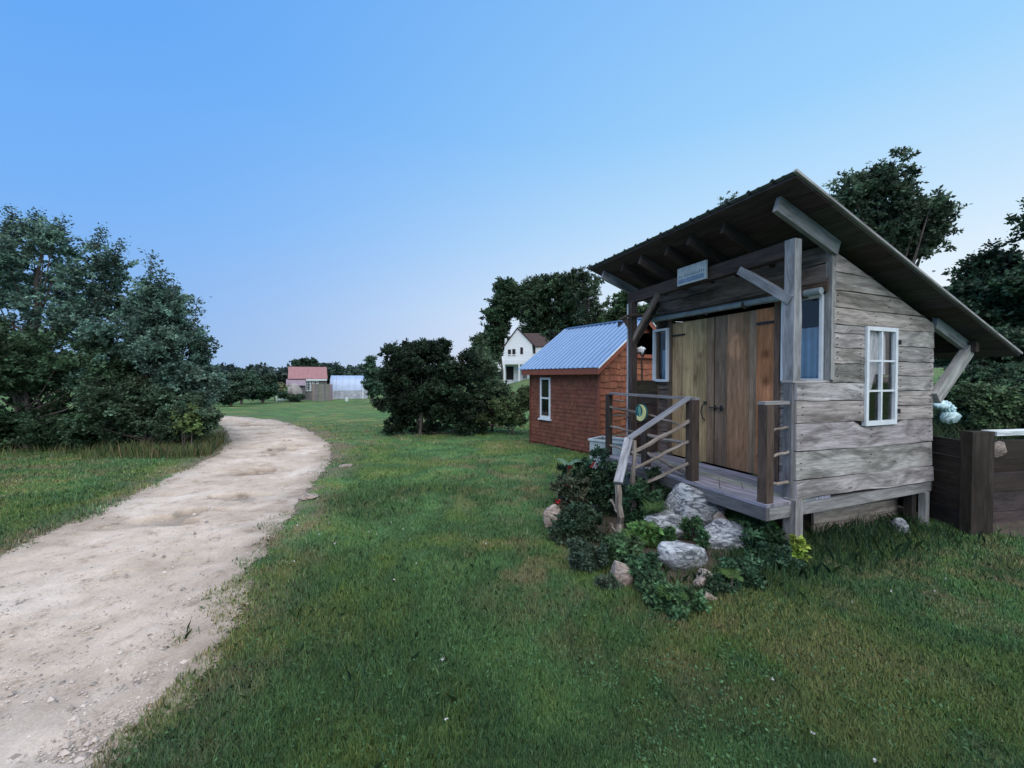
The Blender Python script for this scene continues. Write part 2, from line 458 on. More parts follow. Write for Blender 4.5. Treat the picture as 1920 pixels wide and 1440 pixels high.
def sink(X, Y):
    """the ground is graded a little lower under the road bed"""
    out = np.zeros(X.shape); k = (X > -32) & (X < -1.5) & (Y > -4) & (Y < 20)
    x, y = X[k], Y[k]; ins = inpoly(x, y, poly); e = edgedist(x, y)
    out[k] = np.where(ins, .12 * sstep(.12, .45, e), 0); return out
def build_ground():
    # polar-ish grid: fine near, coarse far
    ys = np.r_[np.linspace(-12, 0, 14), np.linspace(0.2, 14, 110), np.geomspace(14.3, 2200, 90)]
    xs0 = np.r_[-np.geomspace(2200, 14, 60), np.linspace(-13.5, 13.5, 190), np.geomspace(14, 2200, 60)]
    X, Y = np.meshgrid(xs0, ys)
    Z = terr(X, Y) + (vnoise(X, Y, 1.3, 3) - .5) * .05 * sstep(0, 2, np.abs(Y) + 1) * (np.hypot(X, Y) < 40) - sink(X, Y)
    ny, nx = X.shape
    V = np.c_[X.ravel(), Y.ravel(), Z.ravel()]
    idx = np.arange(nx * ny).reshape(ny, nx)
    Fq = np.c_[idx[:-1, :-1].ravel(), idx[:-1, 1:].ravel(), idx[1:, 1:].ravel(), idx[1:, :-1].ravel()]
    me = bpy.data.meshes.new("ground"); me.from_pydata(V.tolist(), [], Fq.tolist())
    vg = np.zeros(X.shape); k = (X > -32) & (X < 2) & (Y > -4) & (Y < 22)
    e = edgedist(X[k], Y[k]); vg[k] = (1 - sstep(.1, .95, e)) * sstep(.36, .52, vnoise(X[k], Y[k], 1.9, 3)) * .95
    at_ = me.attributes.new("verge", 'FLOAT', 'POINT'); at_.data.foreach_set("value", vg.ravel().astype(np.float32))
    return tag(link("ground", me, M['ground'], None, True), kind='structure')
build_ground()
def gz(x, y):
    return terr(x, y) + (vnoise(np.asarray(x, float), np.asarray(y, float), 1.3, 3) - .5) * .05

def build_road():
    nw = 110
    D = Rr - Lr; W_ = np.hypot(D[:, 0], D[:, 1])[:, None]
    U = D / W_
    A = Lr - U * EXT; B = Rr + U * EXT
    t = np.linspace(0, 1, nw)
    P = A[:, None, :] * (1 - t[None, :, None]) + B[:, None, :] * t[None, :, None]
    X, Y = P[..., 0], P[..., 1]
    full = W_ + 2 * EXT
    dist = np.minimum(t[None, :], 1 - t[None, :]) * full        # metres from the sheet's border
    u = dist / (2 * EXT)                                          # 0 at border, .5 at nominal edge
    # potholes: hollows, mostly along the crown of the track
    hol = vnoise(X * .9, Y * 1.8, 1.6, 3)
    ruts = np.exp(-((t[None, :] - .3) / .09) ** 2) + np.exp(-((t[None, :] - .72) / .09) ** 2)
    crown = np.exp(-((t[None, :] - .5) / .22) ** 2)
    dep = sstep(.60, .66, hol) * crown
    Z = gz(X, Y) + .014 - .08 * dep * sstep(0, .5, u) - .014 * ruts + (vnoise(X, Y, 7, 3) - .5) * .034 * sstep(0, .6, u)
    V = np.c_[X.ravel(), Y.ravel(), Z.ravel()]
    idx = np.arange(nL * nw).reshape(nL, nw)
    Fq = np.c_[idx[:-1, :-1].ravel(), idx[:-1, 1:].ravel(), idx[1:, 1:].ravel(), idx[1:, :-1].ravel()]
    me = bpy.data.meshes.new("road"); me.from_pydata(V.tolist(), [], Fq.tolist())
    uvl = me.uv_layers.new(name="UVMap")
    li = Fq.ravel(); UU = np.c_[np.clip(u, 0, 2).ravel()[li], Y.ravel()[li]]
    uvl.data.foreach_set("uv", UU.astype(np.float32).ravel())
    ca = me.color_attributes.new("tint", 'FLOAT_COLOR', 'POINT')
    c = np.ones((nL * nw, 4), np.float32)
    hollow_tone = 1 - .42 * sstep(.60, .64, hol) * crown - .16 * sstep(.55, .70, vnoise(X * .7 + 40, Y * 1.5, 1.2, 4))            # darker in the hollows and in random patches
    edgeb = .72 + .28 * sstep(.35, 1.1, u)                    # humus mixed into the verge
    k = (hollow_tone * edgeb).ravel()
    c[:, 0] = k; c[:, 1] = k * .985; c[:, 2] = k * .96
    ca.data.foreach_set("color", c.ravel())
    return tag(link("road", me, M['road'], None, True), kind='structure')
build_road()

# ------------------------------------------------------------------ cabin frame
TH = .3715; CX, CY = 2.745, 3.953; DK = .557
CW, CL, CA_, CD = 2.51, 2.37, .53, .40
def CP(b, a, z=0):
    return Vector((CX - math.sin(TH) * a + math.cos(TH) * b, CY + math.cos(TH) * a + math.sin(TH) * b, z))
def c_a(px, b):
    """cabin coordinate a (towards the left along the front) seen at photo column px in the plane b"""
    t = (px - 960) / F
    # x = t*y
    s, c = math.sin(TH), math.cos(TH)
    return (CX + c * b - t * (CY + s * b)) / (s + t * c)
def c_b(px, a):
    t = (px - 960) / F; s, c = math.sin(TH), math.cos(TH)
    return (t * (CY + c * a) - CX + s * a) / (c - t * s)
def c_z(b, a, py):
    p = CP(b, a); return H + (HOR - py) / F * p.y
cabin_rects = [(-.5, 3.0, -.15, 2.75)]
def in_cabin(x, y, pad=0):
    dx = x - CX; dy = y - CY; b = dx * math.cos(TH) + dy * math.sin(TH); a = -dx * math.sin(TH) + dy * math.cos(TH)
    return (b > -.42 - pad) & (b < CL + pad) & (a > -.02 - pad) & (a < CW + .1 + pad)

# ------------------------------------------------------------------ grass
def blades(name, n, region, hmin, hmax, w, mask=None, lean=.5, label=None, tintf=None, reg_sample=None):
    X, Y = reg_sample(n)
    keep = np.ones(len(X), bool)
    if mask is not None: keep &= mask(X, Y)
    X, Y = X[keep], Y[keep]; n = len(X)
    Z = gz(X, Y)
    hh = rng.uniform(hmin, hmax, n) * (0.55 + .9 * vnoise(X, Y, 1.7, 2))
    dist = np.hypot(X, Y)
    ww = w * (.7 + .6 * rng.random(n)) * np.clip(dist / 3.0, .8, 6)
    az = rng.uniform(0, 2 * np.pi, n)
    la = rng.uniform(0, 2 * np.pi, n); lm = rng.uniform(0, lean, n) * hh
    dx, dy = np.cos(az) * ww / 2, np.sin(az) * ww / 2
    lx, ly = np.cos(la) * lm, np.sin(la) * lm
    P = np.empty((n, 5, 3), np.float32)
    b0 = np.c_[X - dx, Y - dy, Z - .01]; b1 = np.c_[X + dx, Y + dy, Z - .01]
    m0 = np.c_[X - dx * .8 + lx * .35, Y - dy * .8 + ly * .35, Z + hh * .6]; m1 = np.c_[X + dx * .8 + lx * .35, Y + dy * .8 + ly * .35, Z + hh * .6]
    tp = np.c_[X + lx, Y + ly, Z + hh * np.sqrt(np.clip(1 - (lm / hh) ** 2, .15, 1))]
    for k, q in enumerate((b0, b1, m1, tp, m0)): P[:, k] = q
    t = .75 + .7 * rng.random((n, 1)); col = np.c_[t * rng.uniform(.85, 1.25, (n, 1)), t, t * rng.uniform(.75, 1.15, (n, 1))]
    dry = rng.random(n) < .035
    col[dry] = np.array([2.0, 1.35, 1.7]) * t[dry]
    if tintf: col = tintf(X, Y, col)
    e = np.where((X < 2) & (X > -30), edgedist(X, Y), 9); vb = ((1 - sstep(.1, .8, e)) * (rng.random(n) < .55))[:, None]
    col = col * (1 - vb) + col * np.array([1.75, 1.25, 1.7]) * vb
    o = np_mesh(name, P.reshape(-1, 3), 5, col, M['blades'])
    return tag(o, kind='stuff')
def samp_view(dmin, dmax, power=1.0):
    def f(n):
        u = rng.random(n)
        d = 1 / (1 / dmin ** power + u * (1 / dmax ** power - 1 / dmin ** power)); d = d ** (1 / power) if power != 1 else d
        a = rng.uniform(-1.35, 1.35, n)
        return a * d, d
    return f
SOIL1 = [gp(1745, 975), gp(1800, 992), gp(1905, 1015), (6.4, 4.1), (7.2, 5.2), (5.4, 6.2), (4.7, 5.3)]
SOIL2 = [gp(1060, 1010), gp(1130, 1070), gp(1200, 1095), gp(1310, 1110), gp(1430, 1065), CP(-.1, .1)[:2], CP(-.2, 1.3)[:2], CP(-.1, 2.5)[:2], CP(-.6, 2.9)[:2]]
def lawn_mask(x, y):
    inn = inpoly(x, y, poly)
    ed = edgedist(x, y)
    sd = np.where(inn, -ed, ed)
    thr = (vnoise(x, y, 2.6, 3) - .5) * .7
    return (sd > thr + .02 + .75 * rng.random(len(x)) ** 2.5) & ~in_cabin(x, y, -.05) & ~(inpoly(x, y, SOIL1) & (rng.random(len(x)) < .9)) & ~(inpoly(x, y, SOIL2) & (rng.random(len(x)) < .55))
o = blades("lawn_grass", 620000, None, .022, .062, .0040, lawn_mask, .75, reg_sample=samp_view(1.55, 16))
tag(o, "short mown lawn grass with brown and blue green patches around the dirt road", "grass", kind='stuff')

# ------------------------------------------------------------------ foliage generator
def leaf_faces(P, size, flat=.5, asp=.55):
    """P (n,3) -> diamond leaves with random orientation"""
    n = len(P)
    d = rng.normal(size=(n, 3)); d[:, 2] *= .7; d /= np.linalg.norm(d, axis=1)[:, None]
    nr = rng.normal(size=(n, 3)); nr[:, 2] += flat * 2; s = np.cross(d, nr); s /= np.linalg.norm(s, axis=1)[:, None] + 1e-9
    L = size * rng.uniform(.45, 1.5, (n, 1))
    V = np.empty((n, 4, 3), np.float32)
    V[:, 0] = P; V[:, 1] = P + d * L * .5 + s * L * asp * .5; V[:, 2] = P + d * L; V[:, 3] = P + d * L * .5 - s * L * asp * .5
    return V.reshape(-1, 3)
def crown_leaves(clumps, nleaf, size, col, colvar=.25, shell=.45, twig=True, warm=.0, asp=.55, strag=0.0):
    """clumps: list of (center, radii(3)); leaves gather on random twigs inside every clump"""
    vols = np.array([np.prod(c[1]) ** (2 / 3) for c in clumps]); vols /= vols.sum()
    allP, allC = [], []
    for (c, r), f in zip(clumps, vols):
        n = max(20, int(nleaf * f)); ntw = max(6, n // 26)
        d = rng.normal(size=(ntw, 3)); d /= np.linalg.norm(d, axis=1)[:, None]
        rad = (shell + (1 - shell) * rng.random((ntw, 1))) if shell < 1 else np.ones((ntw, 1))
        rad = rad * (1 + strag * np.maximum(0, rng.normal(size=(ntw, 1))))
        tip = d * rad
        k = rng.integers(0, ntw, n); t = rng.uniform(.0, 1, (n, 1)) ** .8
        tl = .42
        p = tip[k] * (1 - tl + tl * t) + rng.normal(size=(n, 3)) * .075
        P = np.array(c) + p * np.array(r)
        base = np.array(col) * 1.75 * (1 + colvar * rng.normal()) * np.array([1 + warm * rng.normal(), 1, 1])
        C = base[None, :] * (1 + .30 * rng.normal(size=(ntw, 1))[k]) * (1 + .25 * rng.normal(size=(n, 1)))
        allP.append(P); allC.append(np.clip(C, .006, .6))
    return np.concatenate(allP), np.concatenate(allC)
def subclumps(ells, n, rs, seed=0):
    """fill big ellipsoids with clumps on their outer part"""
    out = []
    w = np.array([e[1][0] * e[1][2] for e in ells]); w = w / w.sum()
    for (c, r), f in zip(ells, w):
        for i in range(max(2, int(n * f))):
            d = rng.normal(size=3); d /= np.linalg.norm(d)
            q = rng.random() ** .42; s = rs * 1.35 * rng.uniform(.6, 1.25); r_ = np.array(r)
            cc = np.array(c) + d * q * np.maximum(r_ - .72 * s, .2 * r_)
            out.append((cc, np.array([s, s, s * .8])))
    return out
def tree(name, label, cat, base, ells, nclump, rclump, nleaf, lsize, col, trunk_r=.12, group=None, shell=.35, warm=.05, strag=.1, trunks=1, tmat='bark', crownname='crown', asp=.55, limbs=14):
    base = Vector(base)
    rt = empty(name, base, 0, label, cat, group)
    cl = subclumps(ells, nclump, rclump)
    P, C = crown_leaves(cl, int(nleaf * 1.7), lsize, col, shell=shell, warm=warm, strag=strag)
    P = P - np.array(base)
    keep = P[:, 2] > 0.03; P, C = P[keep], C[keep]
    np_mesh(crownname, leaf_faces(P, lsize, asp=asp), 4, C, M['leaf'], rt)
    mb = MB()
    top = max(c[0][2] + c[1][2] * .5 for c in ells) - base.z
    if trunks > 1: top *= .62
    cx = np.mean([c[0][0] for c in ells]) - base.x; cy = np.mean([c[0][1] for c in ells]) - base.y
    stems = []
    for k in range(trunks):
        an = random.uniform(0, 6.28); sp = (trunks > 1) * random.uniform(.1, .5) * top * .4
        tx, ty = cx + math.cos(an) * sp, cy + math.sin(an) * sp
        b0 = Vector((math.cos(an) * .12 * (trunks > 1), math.sin(an) * .12 * (trunks > 1), -.1))
        pts = [b0 + (Vector((tx, ty, top)) - b0) * t + Vector((random.uniform(-.05, .05) * top * (0 < t < 1), random.uniform(-.05, .05) * top * (0 < t < 1), 0)) * .5 for t in (0, .25, .5, .75, 1)]
        mb.tube(pts, [trunk_r, trunk_r * .8, trunk_r * .6, trunk_r * .38, trunk_r * .12], 7); stems.append(pts)
    sel = random.sample(range(len(cl)), min(limbs * trunks, len(cl)))
    for i in sel:
        c = Vector(cl[i][0]) - base; st = random.choice(stems)
        a = min(max((c.z * random.uniform(.45, .7)) / max(top, .1), .05), .9)
        j = int(a * 4); s = st[j].lerp(st[j + 1], a * 4 - j)
        mid = s.lerp(c, .5) + Vector((0, 0, -.06 * (c - s).length))
        r0 = trunk_r * (1 - a) * .5 + trunk_r * .06
        mb.tube([s, mid, c], [r0, r0 * .6, r0 * .2], 5, cap=False)
    mb.build('trunk' if trunks == 1 else 'stems', M[tmat], rt, True)
    return rt
def E_(px, py, rx, ry, d, dz=None):
    """ellipsoid from its photo position and radii in pixels, at distance d"""
    c = at(px, py, d); a, b = sz(rx, d), sz(ry, d)
    return ((c.x, c.y, c.z), (a, dz if dz else (a + b) / 2, b))
def gbase(px, d):
    x = (px - 960) / F * d; return (x, d, float(terr(x, d)))
exec_parts = True
# ------------------------------------------------------------------ the weathered cabin
cab = empty("cabin", CP(0, 0, 0), TH, "weathered plank cabin with slanting metal roof, double wooden door and railed front porch", "cabin")
RZ0, RSL, RBF, RBB = 3.525, .359, -.42, 3.68           # roof height at its front edge, slope, front and back edges
def rz(b): return RZ0 - RSL * (b - RBF)                # top of the roof deck
def under(b): return rz(b) - .05
G0, G1 = (1, 1, 1), (1.15, 1.18, 1.22)
def lapboard(mb, P0, P1, z0a, z1a, z0b, z1b, n=14, tint=(1, 1, 1), thick=.024, wav=.006, clip=None, outn=(0, -1), lap=.008):
    """siding board from P0 to P1 (b,a); bottoms z0a/z0b and tops z1a/z1b, wavy lower edge, bottom stands proud"""
    off = (random.uniform(0, 60), random.uniform(0, 60)); ph = random.uniform(0, 9)
    k = random.uniform(.84, 1.14); t = (tint[0] * k * random.uniform(.96, 1.06), tint[1] * k, tint[2] * k * random.uniform(.95, 1.04))
    L = math.hypot(P1[0] - P0[0], P1[1] - P0[1]); prev = None; ox, oy = outn
    for i in range(n + 1):
        f = i / n; b = P0[0] + (P1[0] - P0[0]) * f; a = P0[1] + (P1[1] - P0[1]) * f
        zb = z0a + (z0b - z0a) * f + wav * (math.sin(f * 7 + ph) + .5 * math.sin(f * 19 + ph * 2)) + .0065
        zt = z1a + (z1b - z1a) * f
        if clip: zt = min(zt, clip(b))
        cur = (b, a, zb, zt)
        if prev:
            b0, a0, q0, r0 = prev
            if r0 > q0 + .004 or zt > zb + .004:
                r0_ = max(r0, q0 + .001); zt_ = max(zt, zb + .001)
                u0, u1 = off[0] + L * (i - 1) / n, off[0] + L * f
                o1, o2 = thick + lap, thick
                A = (b0 + ox * o1, a0 + oy * o1, q0); B = (b + ox * o1, a + oy * o1, zb)
                Cc = (b + ox * o2, a + oy * o2, zt_); D = (b0 + ox * o2, a0 + oy * o2, r0_)
                mb.face([A, B, Cc, D], [(u0, off[1]), (u1, off[1]), (u1, off[1] + zt_ - zb), (u0, off[1] + r0_ - q0)], t)
                mb.face([(b0, a0, q0), (b, a, zb), B, A], [(u0, off[1]), (u1, off[1]), (u1, off[1] + .03), (u0, off[1] + .03)], t)
                mb.face([D, Cc, (b, a, zt_), (b0, a0, r0_)], [(u0, off[1]), (u1, off[1]), (u1, off[1] + .03), (u0, off[1] + .03)], t)
            if i == 1: mb.face([(b0, a0, q0), (b0 + ox * o1, a0 + oy * o1, q0), (b0 + ox * o2, a0 + oy * o2, r0_), (b0, a0, r0_)], None, t)
            if i == n: mb.face([(b + ox * o1, a + oy * o1, zb), (b, a, zb), (b, a, zt_), (b + ox * o2, a + oy * o2, zt_)], None, t)
        prev = cur
F0 = .53                                             # front wall plane
WY0, WY1, WZ0, WZ1 = 1.055, 1.611, 1.232, 2.290       # side window
# --- side wall facing the camera (plane a=0, outward -a)
mb = MB()
L_ = CL
clipf = lambda b: under(b) - .10
ti = (1, .985, .95); tg = (1.10, 1.09, 1.09); tl = (1.30, 1.31, 1.34)
lapboard(mb, (-.01, 0), (L_, 0), .56, .74, .53, .70, 18, tl, wav=.009, thick=.04)
lapboard(mb, (0, 0), (L_, 0), .74, 1.02, .70, .985, 16, tg)
lapboard(mb, (0, 0), (L_, 0), 1.02, 1.30, .985, 1.262, 16, tg, clip=lambda b: WZ0 - .012 if WY0 - .03 < b < WY1 + .03 else 9)
lapboard(mb, (0, 0), (WY0, 0), 1.30, 1.52, 1.28, 1.50, 8, tg)
lapboard(mb, (0, 0), (WY0, 0), 1.52, 1.695, 1.50, 1.69, 8, tg)
lb = (F0, WY0); lz = [1.695, 1.89, 2.05, 2.20, 2.285]
for i in range(4): lapboard(mb, (lb[0], 0), (lb[1], 0), lz[i], lz[i + 1], lz[i] - .005, lz[i + 1], 7, ti, wav=.004)
rzl = [1.262, 1.425, 1.592, 1.758, 1.918, 2.09, 2.275]
for i in range(6): lapboard(mb, (WY1, 0), (L_, 0), rzl[i] + .005, rzl[i + 1] + .004, rzl[i], rzl[i + 1], 8, ti, wav=.003, clip=clipf)
up = [2.285, 2.46, 2.635, 2.815, 3.0, 3.16]
for i in range(5): lapboard(mb, (F0, 0), (L_, 0), up[i], up[i + 1], up[i] - .02, up[i + 1] - .02, 22, (.95, .90, .84), wav=.004, clip=clipf)
# dark inner sheathing stops light in the gaps; its dark tint paints shadow lines there
mb.box(.03, L_ - .02, .004, .02, .50, 1.225, (.16, .14, .13)); mb.box(F0, WY0 - .01, .004, .02, 1.2, 2.52, (.16, .14, .13)); mb.box(WY1 + .01, L_ - .02, .004, .02, 1.2, 2.28, (.16, .14, .13))
mb.box(F0, 1.4, .004, .02, 2.5, 2.66, (.16, .14, .13)); mb.box(F0, 1.15, .004, .02, 2.66, 2.78, (.16, .14, .13))
mb.box(WY0 - .01, WY1 + .01, .004, .02, 2.3, 2.5, (.16, .14, .13))
mb.build("side_wall", M['siding'], cab)
nb = MB()
for (zr, b0n, b1n) in ((.65, .08, L_ - .08), (.88, .06, L_ - .08), (1.15, .06, L_ - .08), (1.42, .07, WY0 - .08), (1.61, .07, WY0 - .08), (1.80, F0 + .06, WY0 - .08), (1.97, F0 + .06, WY0 - .08), (2.12, F0 + .06, WY0 - .08), (2.37, F0 + .06, L_ - .5), (2.55, F0 + .06, L_ - .9), (1.35, WY1 + .08, L_ - .07), (1.51, WY1 + .08, L_ - .07), (1.68, WY1 + .08, L_ - .07), (1.84, WY1 + .08, L_ - .07), (2.0, WY1 + .08, L_ - .07)):
    for bn in ([b0n, b1n] if b1n - b0n < 1 else [b0n, (b0n + b1n) / 2, b1n]):
        for dz_ in (-.035, .035): c0 = (bn + random.uniform(-.01, .01), zr + dz_ + random.uniform(-.008, .008)); nb.tube([(c0[0], -.030, c0[1]), (c0[0], -.041, c0[1])], .0048, 6)
nl = nb.build("nails", M['iron'], cab); nl["kind"] = "stuff"
# --- rear wall and left wall
mb = MB(); z = .56
while z < under(L_) - .15:
    lapboard(mb, (L_, 0), (L_, CW), z, z + .2, z, z + .2, 6, G0, outn=(1, 0), clip=lambda b: under(L_) - .11); z += .2
mb.build("rear_wall", M['siding'], cab)
mb = MB(); z = .56
while z < 3.0:
    lapboard(mb, (0 if z < 1.6 else F0, CW), (L_, CW), z, z + .19, z, z + .19, 14, G0, outn=(0, 1), clip=clipf if z > 1.7 else (lambda b: min(clipf(b), 9 if b > F0 else 1.70))); z += .19
mb.build("left_wall", M['siding'], cab)
# inner faces of the porch half walls
mb = MB()
for i in range(6): mb.box(.0, F0, CW - .035, CW - .01, .57 + i * .188, .57 + i * .188 + .182, (.8, .78, .8), .12)
mb.build("half_wall_lining", M['dark'], cab)
mb = MB()
for i in range(6): mb.box(.0, F0, .022, .04, .57 + i * .188, .57 + i * .188 + .182, (1, 1, 1), .12)
mb.box(-.035, F0 - .002, -.012, .10, 1.697, 1.722, (1.0, 1.0, 1.0))
mb.build("half_wall_cap", M['siding'], cab)
# --- front wall: boards between the openings
aD0, aD1 = .56, 2.17; DZ = 2.555
mb = MB(); z = .57; k = 0
fw = F0
while z < 1.70:
    z2 = min(z + .165, 1.705)
    lapboard(mb, (fw, aD0 - .06), (fw, .045), z, z2, z, z2, 5, (.9, .86, .82), outn=(-1, 0), wav=.006)
    z = z2
mb.build("front_wall", M['siding'], cab); mb = MB(); z = .57
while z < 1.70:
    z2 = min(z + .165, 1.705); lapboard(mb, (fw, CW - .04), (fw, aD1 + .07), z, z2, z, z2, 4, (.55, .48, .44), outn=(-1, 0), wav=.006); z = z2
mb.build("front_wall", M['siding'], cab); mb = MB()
z = 2.72
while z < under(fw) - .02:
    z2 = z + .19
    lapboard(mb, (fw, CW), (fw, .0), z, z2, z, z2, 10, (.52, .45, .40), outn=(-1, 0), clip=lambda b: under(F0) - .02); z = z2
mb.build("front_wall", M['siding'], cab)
mb = MB()   # door frame, window posts and lintel
mb.box(fw - .045, fw + .03, aD1, aD1 + .075, .57, 2.62, (1, 1, 1)); mb.box(fw - .045, fw + .03, aD0 - .065, aD0, .57, 2.62, (1.2, 1.1, 1.1))
mb.box(fw - .05, fw + .03, .0, CW, 2.62, 2.72, (.8, .75, .7)); mb.box(fw - .04, fw + .03, CW - .05, CW, .57, 2.62, (1, 1, 1))
mb.box(fw - .05, fw + .03, aD1, CW - .05, 1.64, 1.70, (1.0, 1, 1))
mb.build("door_frame", M['brown'], cab)
mb = MB()
mb.box(fw - .03, fw + .03, -.03, .03, 1.725, 3.03, (1, 1, 1), .05)
mb.build("corner_post", M['grey'], cab)
# --- doors
def door(name, a0, a1, boards, knots, label):
    mb = MB(); x = fw - .028
    a = a0
    for wd, tn in boards:
        aa, ab = a + .0015, a + wd - .0015; nu = 58; nv = max(3, int(wd / .022)); z0, z1 = .585, DZ
        off = (random.uniform(0, 40), random.uniform(0, 40)); dx = random.uniform(-.004, .004)
        def col(aq, zq):
            t = list(tn)
            for (ka, kz, kr, kt) in knots:
                d = math.hypot((aq - ka) / kr, (zq - kz) / (kr * 1.25))
                if d < 1.6:
                    w_ = max(0, 1 - abs(d - .0) / 1.6) ** .7; t = [p * (1 - w_) + p * q * w_ for p, q in zip(t, kt)]
            v = vnoise(np.array([aq * 9 + off[0]]), np.array([zq * 1.4 + off[1]]), 1, 3)[0]
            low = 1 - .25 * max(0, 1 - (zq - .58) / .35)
            s_ = (.78 + .44 * v) * low
            return (t[0] * s_, t[1] * s_, t[2] * s_)
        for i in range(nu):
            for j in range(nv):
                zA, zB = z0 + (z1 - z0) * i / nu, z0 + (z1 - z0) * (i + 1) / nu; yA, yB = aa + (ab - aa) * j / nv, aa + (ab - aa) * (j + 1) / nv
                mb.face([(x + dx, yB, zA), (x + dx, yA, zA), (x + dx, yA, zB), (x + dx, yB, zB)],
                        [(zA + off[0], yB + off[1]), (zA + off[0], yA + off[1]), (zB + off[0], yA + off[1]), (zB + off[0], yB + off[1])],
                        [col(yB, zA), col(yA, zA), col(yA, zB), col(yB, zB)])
        a += wd
    mb.box(x + .006, x + .03, a0, a1, .585, DZ, (.35, .3, .28))
    d = mb.build(name, M['door'], cab); d["label"] = label
    return d
aM = (aD0 + aD1) / 2 + .03
wL = aD1 - aM - .012; wR = aM - aD0 - .012
dl = door("door_leaf", aM + .006, aD1 - .006, [(wL * .16, (.75, .68, .62)), (wL * .30, (1.22, 1.17, .88)), (wL * .28, (1.30, 1.24, .92)), (wL * .26, (1.2, 1.08, .84))],
          [(aM + .25, 2.05, .03, (.45, .4, .4)), (aM + .33, 1.75, .025, (.5, .45, .4))], "tan plank door leaf with curved handle")
dr = door("door_leaf", aD0 + .006, aM - .006, [(wR * .27, (1.25, .72, .48)), (wR * .12, (.80, .74, .70)), (wR * .38, (.90, .68, .56)), (wR * .23, (.60, .56, .56))],
          [(aD0 + .11, 2.02, .035, (.35, .25, .2)), (aD0 + .10, 1.70, .035, (.35, .25, .2)), (aD0 + .11, 1.90, .07, (1.5, 1.5, 1.4)), (aD0 + .11, 1.58, .07, (1.4, 1.4, 1.4)),
           (aM - .33, 2.12, .085, (1.9, 1.8, 1.7)), (aM - .33, 2.26, .03, (1.8, 1.7, 1.6))], "grey brown plank door leaf with orange knotty board")
def iron(parent, name, parts):
    mb = MB()
    for p in parts: p(mb)
    return mb.build(name, M['iron'], parent)
xh = fw - .042
iron(dl, "handle", [lambda m: m.tube([(xh, aM + .14, 1.40), (xh - .035, aM + .155, 1.36), (xh - .045, aM + .165, 1.28), (xh - .03, aM + .155, 1.20), (xh, aM + .14, 1.16)], [.008, .010, .008, .009, .007], 6),
                    lambda m: m.box(xh - .006, xh + .008, aM + .12, aM + .16, 1.385, 1.42)])
iron(dl, "hinge", [lambda m: m.box(xh - .004, xh + .006, aD1 - .26, aD1 - .01, 2.36, 2.385)])
iron(dr, "latch", [lambda m: m.tube([(xh - .01, aM + .06, 1.345), (xh - .015, aM - .17, 1.345)], .008, 6), lambda m: m.box(xh - .008, xh + .01, aM - .03, aM - .012, 1.31, 1.38),
                   lambda m: m.box(xh - .008, xh + .01, aM - .13, aM - .11, 1.31, 1.38), lambda m: m.tube([(xh - .015, aM - .08, 1.345), (xh - .04, aM - .08, 1.33)], .007, 6)])
iron(dr, "hinge", [lambda m: m.box(xh - .004, xh + .006, aD0 + .01, aD0 + .22, 2.37, 2.40)])
iron(dr, "hinge", [lambda m: m.box(xh - .004, xh + .006, aD0 + .01, aD0 + .2, .80, .825)])
# --- windows: (axis 'a' in the front plane, or 'b' in the side plane)
def window(name, plane, u0, u1, z0, z1, fr, nu, nz, curtain, mat='white', proud=.05, draped=False, sashonly=False):
    def Pt(u, n, z): return (fw - n, u, z) if plane == 'a' else (u, -n, z)
    def bx(mb, ua, ub, n0, n1, za, zb, t=(1, 1, 1)):
        A, B = Pt(ua, n0, za), Pt(ub, n1, zb)
        mb.box(min(A[0], B[0]), max(A[0], B[0]), min(A[1], B[1]), max(A[1], B[1]), za, zb, t)
    mb = MB(); n0, n1 = .006, proud
    bx(mb, u0, u0 + fr, n0, n1, z0, z1); bx(mb, u1 - fr, u1, n0, n1, z0, z1)
    bx(mb, u0 + fr, u1 - fr, n0, n1 - .002, z0, z0 + fr * 1.15); bx(mb, u0 + fr, u1 - fr, n0, n1 - .002, z1 - fr, z1)
    f = mb.build("window", M[mat], cab)
    mb = MB()
    iu, iz = (u1 - u0 - 2 * fr), (z1 - z0 - 2.15 * fr)
    for i in range(1, nu): c = u0 + fr + iu * i / nu; bx(mb, c - .012, c + .012, .012, n1 - .006, z0 + fr * 1.15, z1 - fr)
    for i in range(1, nz): c = z0 + fr * 1.15 + iz * i / nz; bx(mb, u0 + fr, u1 - fr, .012, n1 - .008, c - .010, c + .010)
    if nu > 1 or nz > 1: mb.build("muntin", M[mat], f)
    mb = MB(); q = [Pt(u0 + fr, .018, z0 + fr), Pt(u1 - fr, .018, z0 + fr), Pt(u1 - fr, .018, z1 - fr), Pt(u0 + fr, .018, z1 - fr)]
    if plane == 'a': q = q[::-1]
    mb.face(q, [(0, 0), (1, 0), (1, 1), (0, 1)]); mb.build("pane", M['glass'], f)
    return f
def curtain(parent, plane, u0, u1, z0, z1, inset, mat='curtain', folds=9, shape=None):
    mb = MB(); nu, nz = 60, 16
    def Pt(i, j):
        f = i / nu; g = j / nz; u = u0 + (u1 - u0) * f; z = z0 + (z1 - z0) * g
        if shape: u = shape(f, g)
        n = -inset + .016 * math.sin(f * folds * 6.28 + .6 * math.sin(g * 3)) * (1 - .3 * g) + .005 * math.sin(f * 40)
        return (fw - n, u, z) if plane == 'a' else (u, -n, z)
    for i in range(nu):
        for j in range(nz):
            k = .95 + .14 * math.sin(i / nu * folds * 6.28)
            mb.face([Pt(i, j), Pt(i + 1, j), Pt(i + 1, j + 1), Pt(i, j + 1)], None, (k, k, k))
    return mb.build("curtain", M[mat], parent, False, True)
sw = window("window", 'b', WY0, WY1, WZ0, WZ1, .042, 2, 3, None, proud=.050)
sw["label"] = "six pane white side window with tied back curtains"
